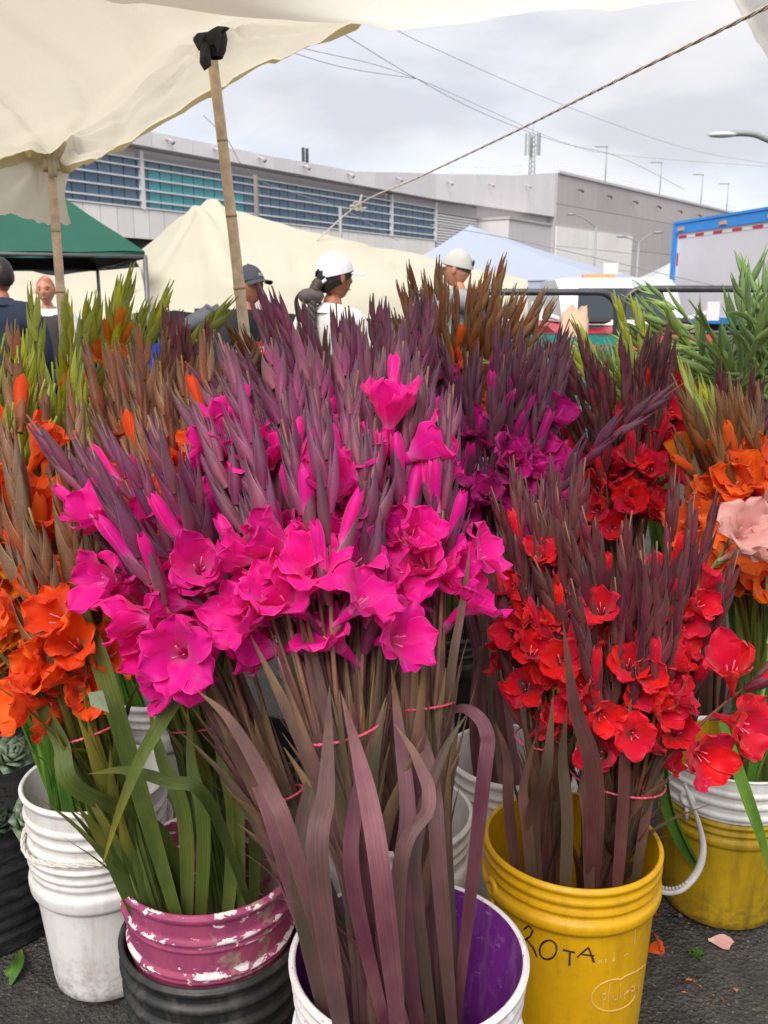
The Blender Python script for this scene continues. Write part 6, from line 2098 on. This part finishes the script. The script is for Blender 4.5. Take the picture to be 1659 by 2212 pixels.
# dark fluffy bundle at her shoulder, on a strap
c = at(672, 640, 3.86)
bag = empty('fluffy_bag', c); tag(bag, 'brown fluffy bag slung at the shoulder of the woman in the white cap', 'bag')
m = MB()
v, f, uv = lathe_geo([(.001, -.055)] + [(.055 * math.sqrt(max(0, 1 - (z / .055) ** 2)) + .002, z) for z in [-.05 + .01 * k for k in range(11)]] + [(.001, .055)], 22)
v = [Matrix.Rotation(rad(90), 3, 'Y') @ Vector(q) * 1.0 for q in v]
v = [Vector((q.x * 1.15, q.y, q.z * .72)) * (1 + .10 * noise.noise(q * 60)) for q in v]
m.add(v, f, uv); m.build('body', M_BROWNFAB, bag)
MB().tube(catmull([Vector((-.05, 0, .02)), Vector((-.075, 0, -.02)), Vector((-.07, .0, -.09)), Vector((-.05, .02, -.2))], 6), .008, 6).build('strap', M_BLKCL, bag)
# man in the slate cap, red box print on the chest
p = at(533, 620, 4.7)
m_, j, HM = person(p.x, p.y, 122, 1.60, 'man in slate cap and black top with a red lettered box, beside the bamboo cane', head_yaw=8, skin=M_SKIN2, top=M_BLKCL, legs=M_TROUS, hair=M_HAIR, hair_kw=dict(z0=.05, back_z=-.04, thick=.003), cap=M_CAPD, cap_kw=dict(logo=True, hole=False))
tv, tf = text_mesh('Supreme', .072)
def on_chest(x_, z_, dp):
    a_ = -x_ / .155
    return Vector((math.sin(a_) * .19, math.cos(a_) * (.152 + dp), 1.245 + z_))
v, f, _ = grid_geo(14, 2, lambda s_, t: on_chest(lerp(-.155, .155, s_), lerp(-.042, .042, t), .024))
CH = Matrix.Rotation(rad(-42), 4, 'Z')
ob('print_box', mesh('print_box', [CH @ q for q in v], f, M_REDL), m_)
ob('print_lettering', mesh('print_lettering', [CH @ on_chest(q.x, q.y, .0275) for q in tv], tf, M_WHL, smooth=False), m_)
# man in the stone cap and grey hoodie
p = at(985, 600, 5.3)
g_, j, HM = person(p.x + .02, p.y, -25, 1.73, 'man in stone grey cap and grey hooded top, seen from behind', head_yaw=-40, skin=M_SKIN, top=M_GREYCL, legs=M_JEANS, hair=M_HAIR2, hair_kw=dict(z0=.05, back_z=-.03, thick=.002), cap=M_CAPG, cap_kw=dict(hole=False, patch=True, yaw=0))
hv = catmull([j['upper'] + Vector((-.13, .02, .06)), j['upper'] + Vector((-.10, -.12, .03)), j['upper'] + Vector((0, -.17, .0)), j['upper'] + Vector((.10, -.12, .03)), j['upper'] + Vector((.13, .02, .06))], 8)
MB().tube(hv, [.03 + .045 * math.sin(PI * k / (len(hv) - 1)) for k in range(len(hv))], 14).build('hood', M_GREYCL, g_)
# man with dark hair in a navy jacket, back turned
p = at(10, 640, 4.9)
person(p.x - .02, p.y, -12, 1.665, 'man with short dark hair in a navy jacket, back turned, at the left', head_yaw=-28, skin=M_SKIN2, top=M_NAVY, legs=M_PALET, hair=M_HAIR, hair_kw=dict(z0=.05, back_z=-.065, thick=.007), top_r=1.05)
# man facing the camera in a dark vest
p = at(101, 640, 6.1)
person(p.x, p.y, 168, 1.595, 'shaven-headed man in dark vest and white sleeves facing the flowers', head_yaw=4, skin=M_SKIN, top=M_PINKSH, top_r=.85, vest=M_CHAR, legs=M_TROUS, hair=M_SKIN2, hair_kw=dict(z0=.075, back_z=-.02, thick=.0012))
# bending person with a backpack
p = at(392, 690, 6.4)
b_, j, HM = person(p.x - .05, p.y, 75, 1.70, 'person bending forward in brown jacket with a slate backpack', lean=1.05, head_pitch=30, top=M_BRNCL, legs=M_TROUS, hair=M_HAIR, J=None)
m = MB()
bm_ = bmesh.new(); bmesh.ops.create_cube(bm_, size=1.0); bmesh.ops.bevel(bm_, geom=bm_.edges[:] , offset=.22, segments=3, affect='EDGES')
mv = [q.co.copy() for q in bm_.verts]; mf = [tuple(q.index for q in fc.verts) for fc in bm_.faces]; bm_.free()
bpk = empty('backpack', (p.x - .05, p.y, 0), rad(-75)); tag(bpk, 'slate backpack worn by the bending person in brown', 'backpack')
c = j['chest'] + Matrix.Rotation(-1.05, 3, 'X') @ Vector((0, -.17, -.02))
m.add(mv, mf, M=Matrix.Translation(c) @ Matrix.Rotation(-1.05, 4, 'X') @ Matrix.Diagonal((.27, .16, .38, 1))); m.build('bag', M_BAG, bpk)
for sx in (-1, 1):
    MB().tube(catmull([c + Vector((sx * .09, .05, .12)), j['sh' + ('r' if sx > 0 else 'l')] + Vector((0, 0, .09)), j['chest'] + Vector((sx * .12, .14, -.05))], 6), .016, 6, flat=.5).build('strap', M_BAG, bpk)
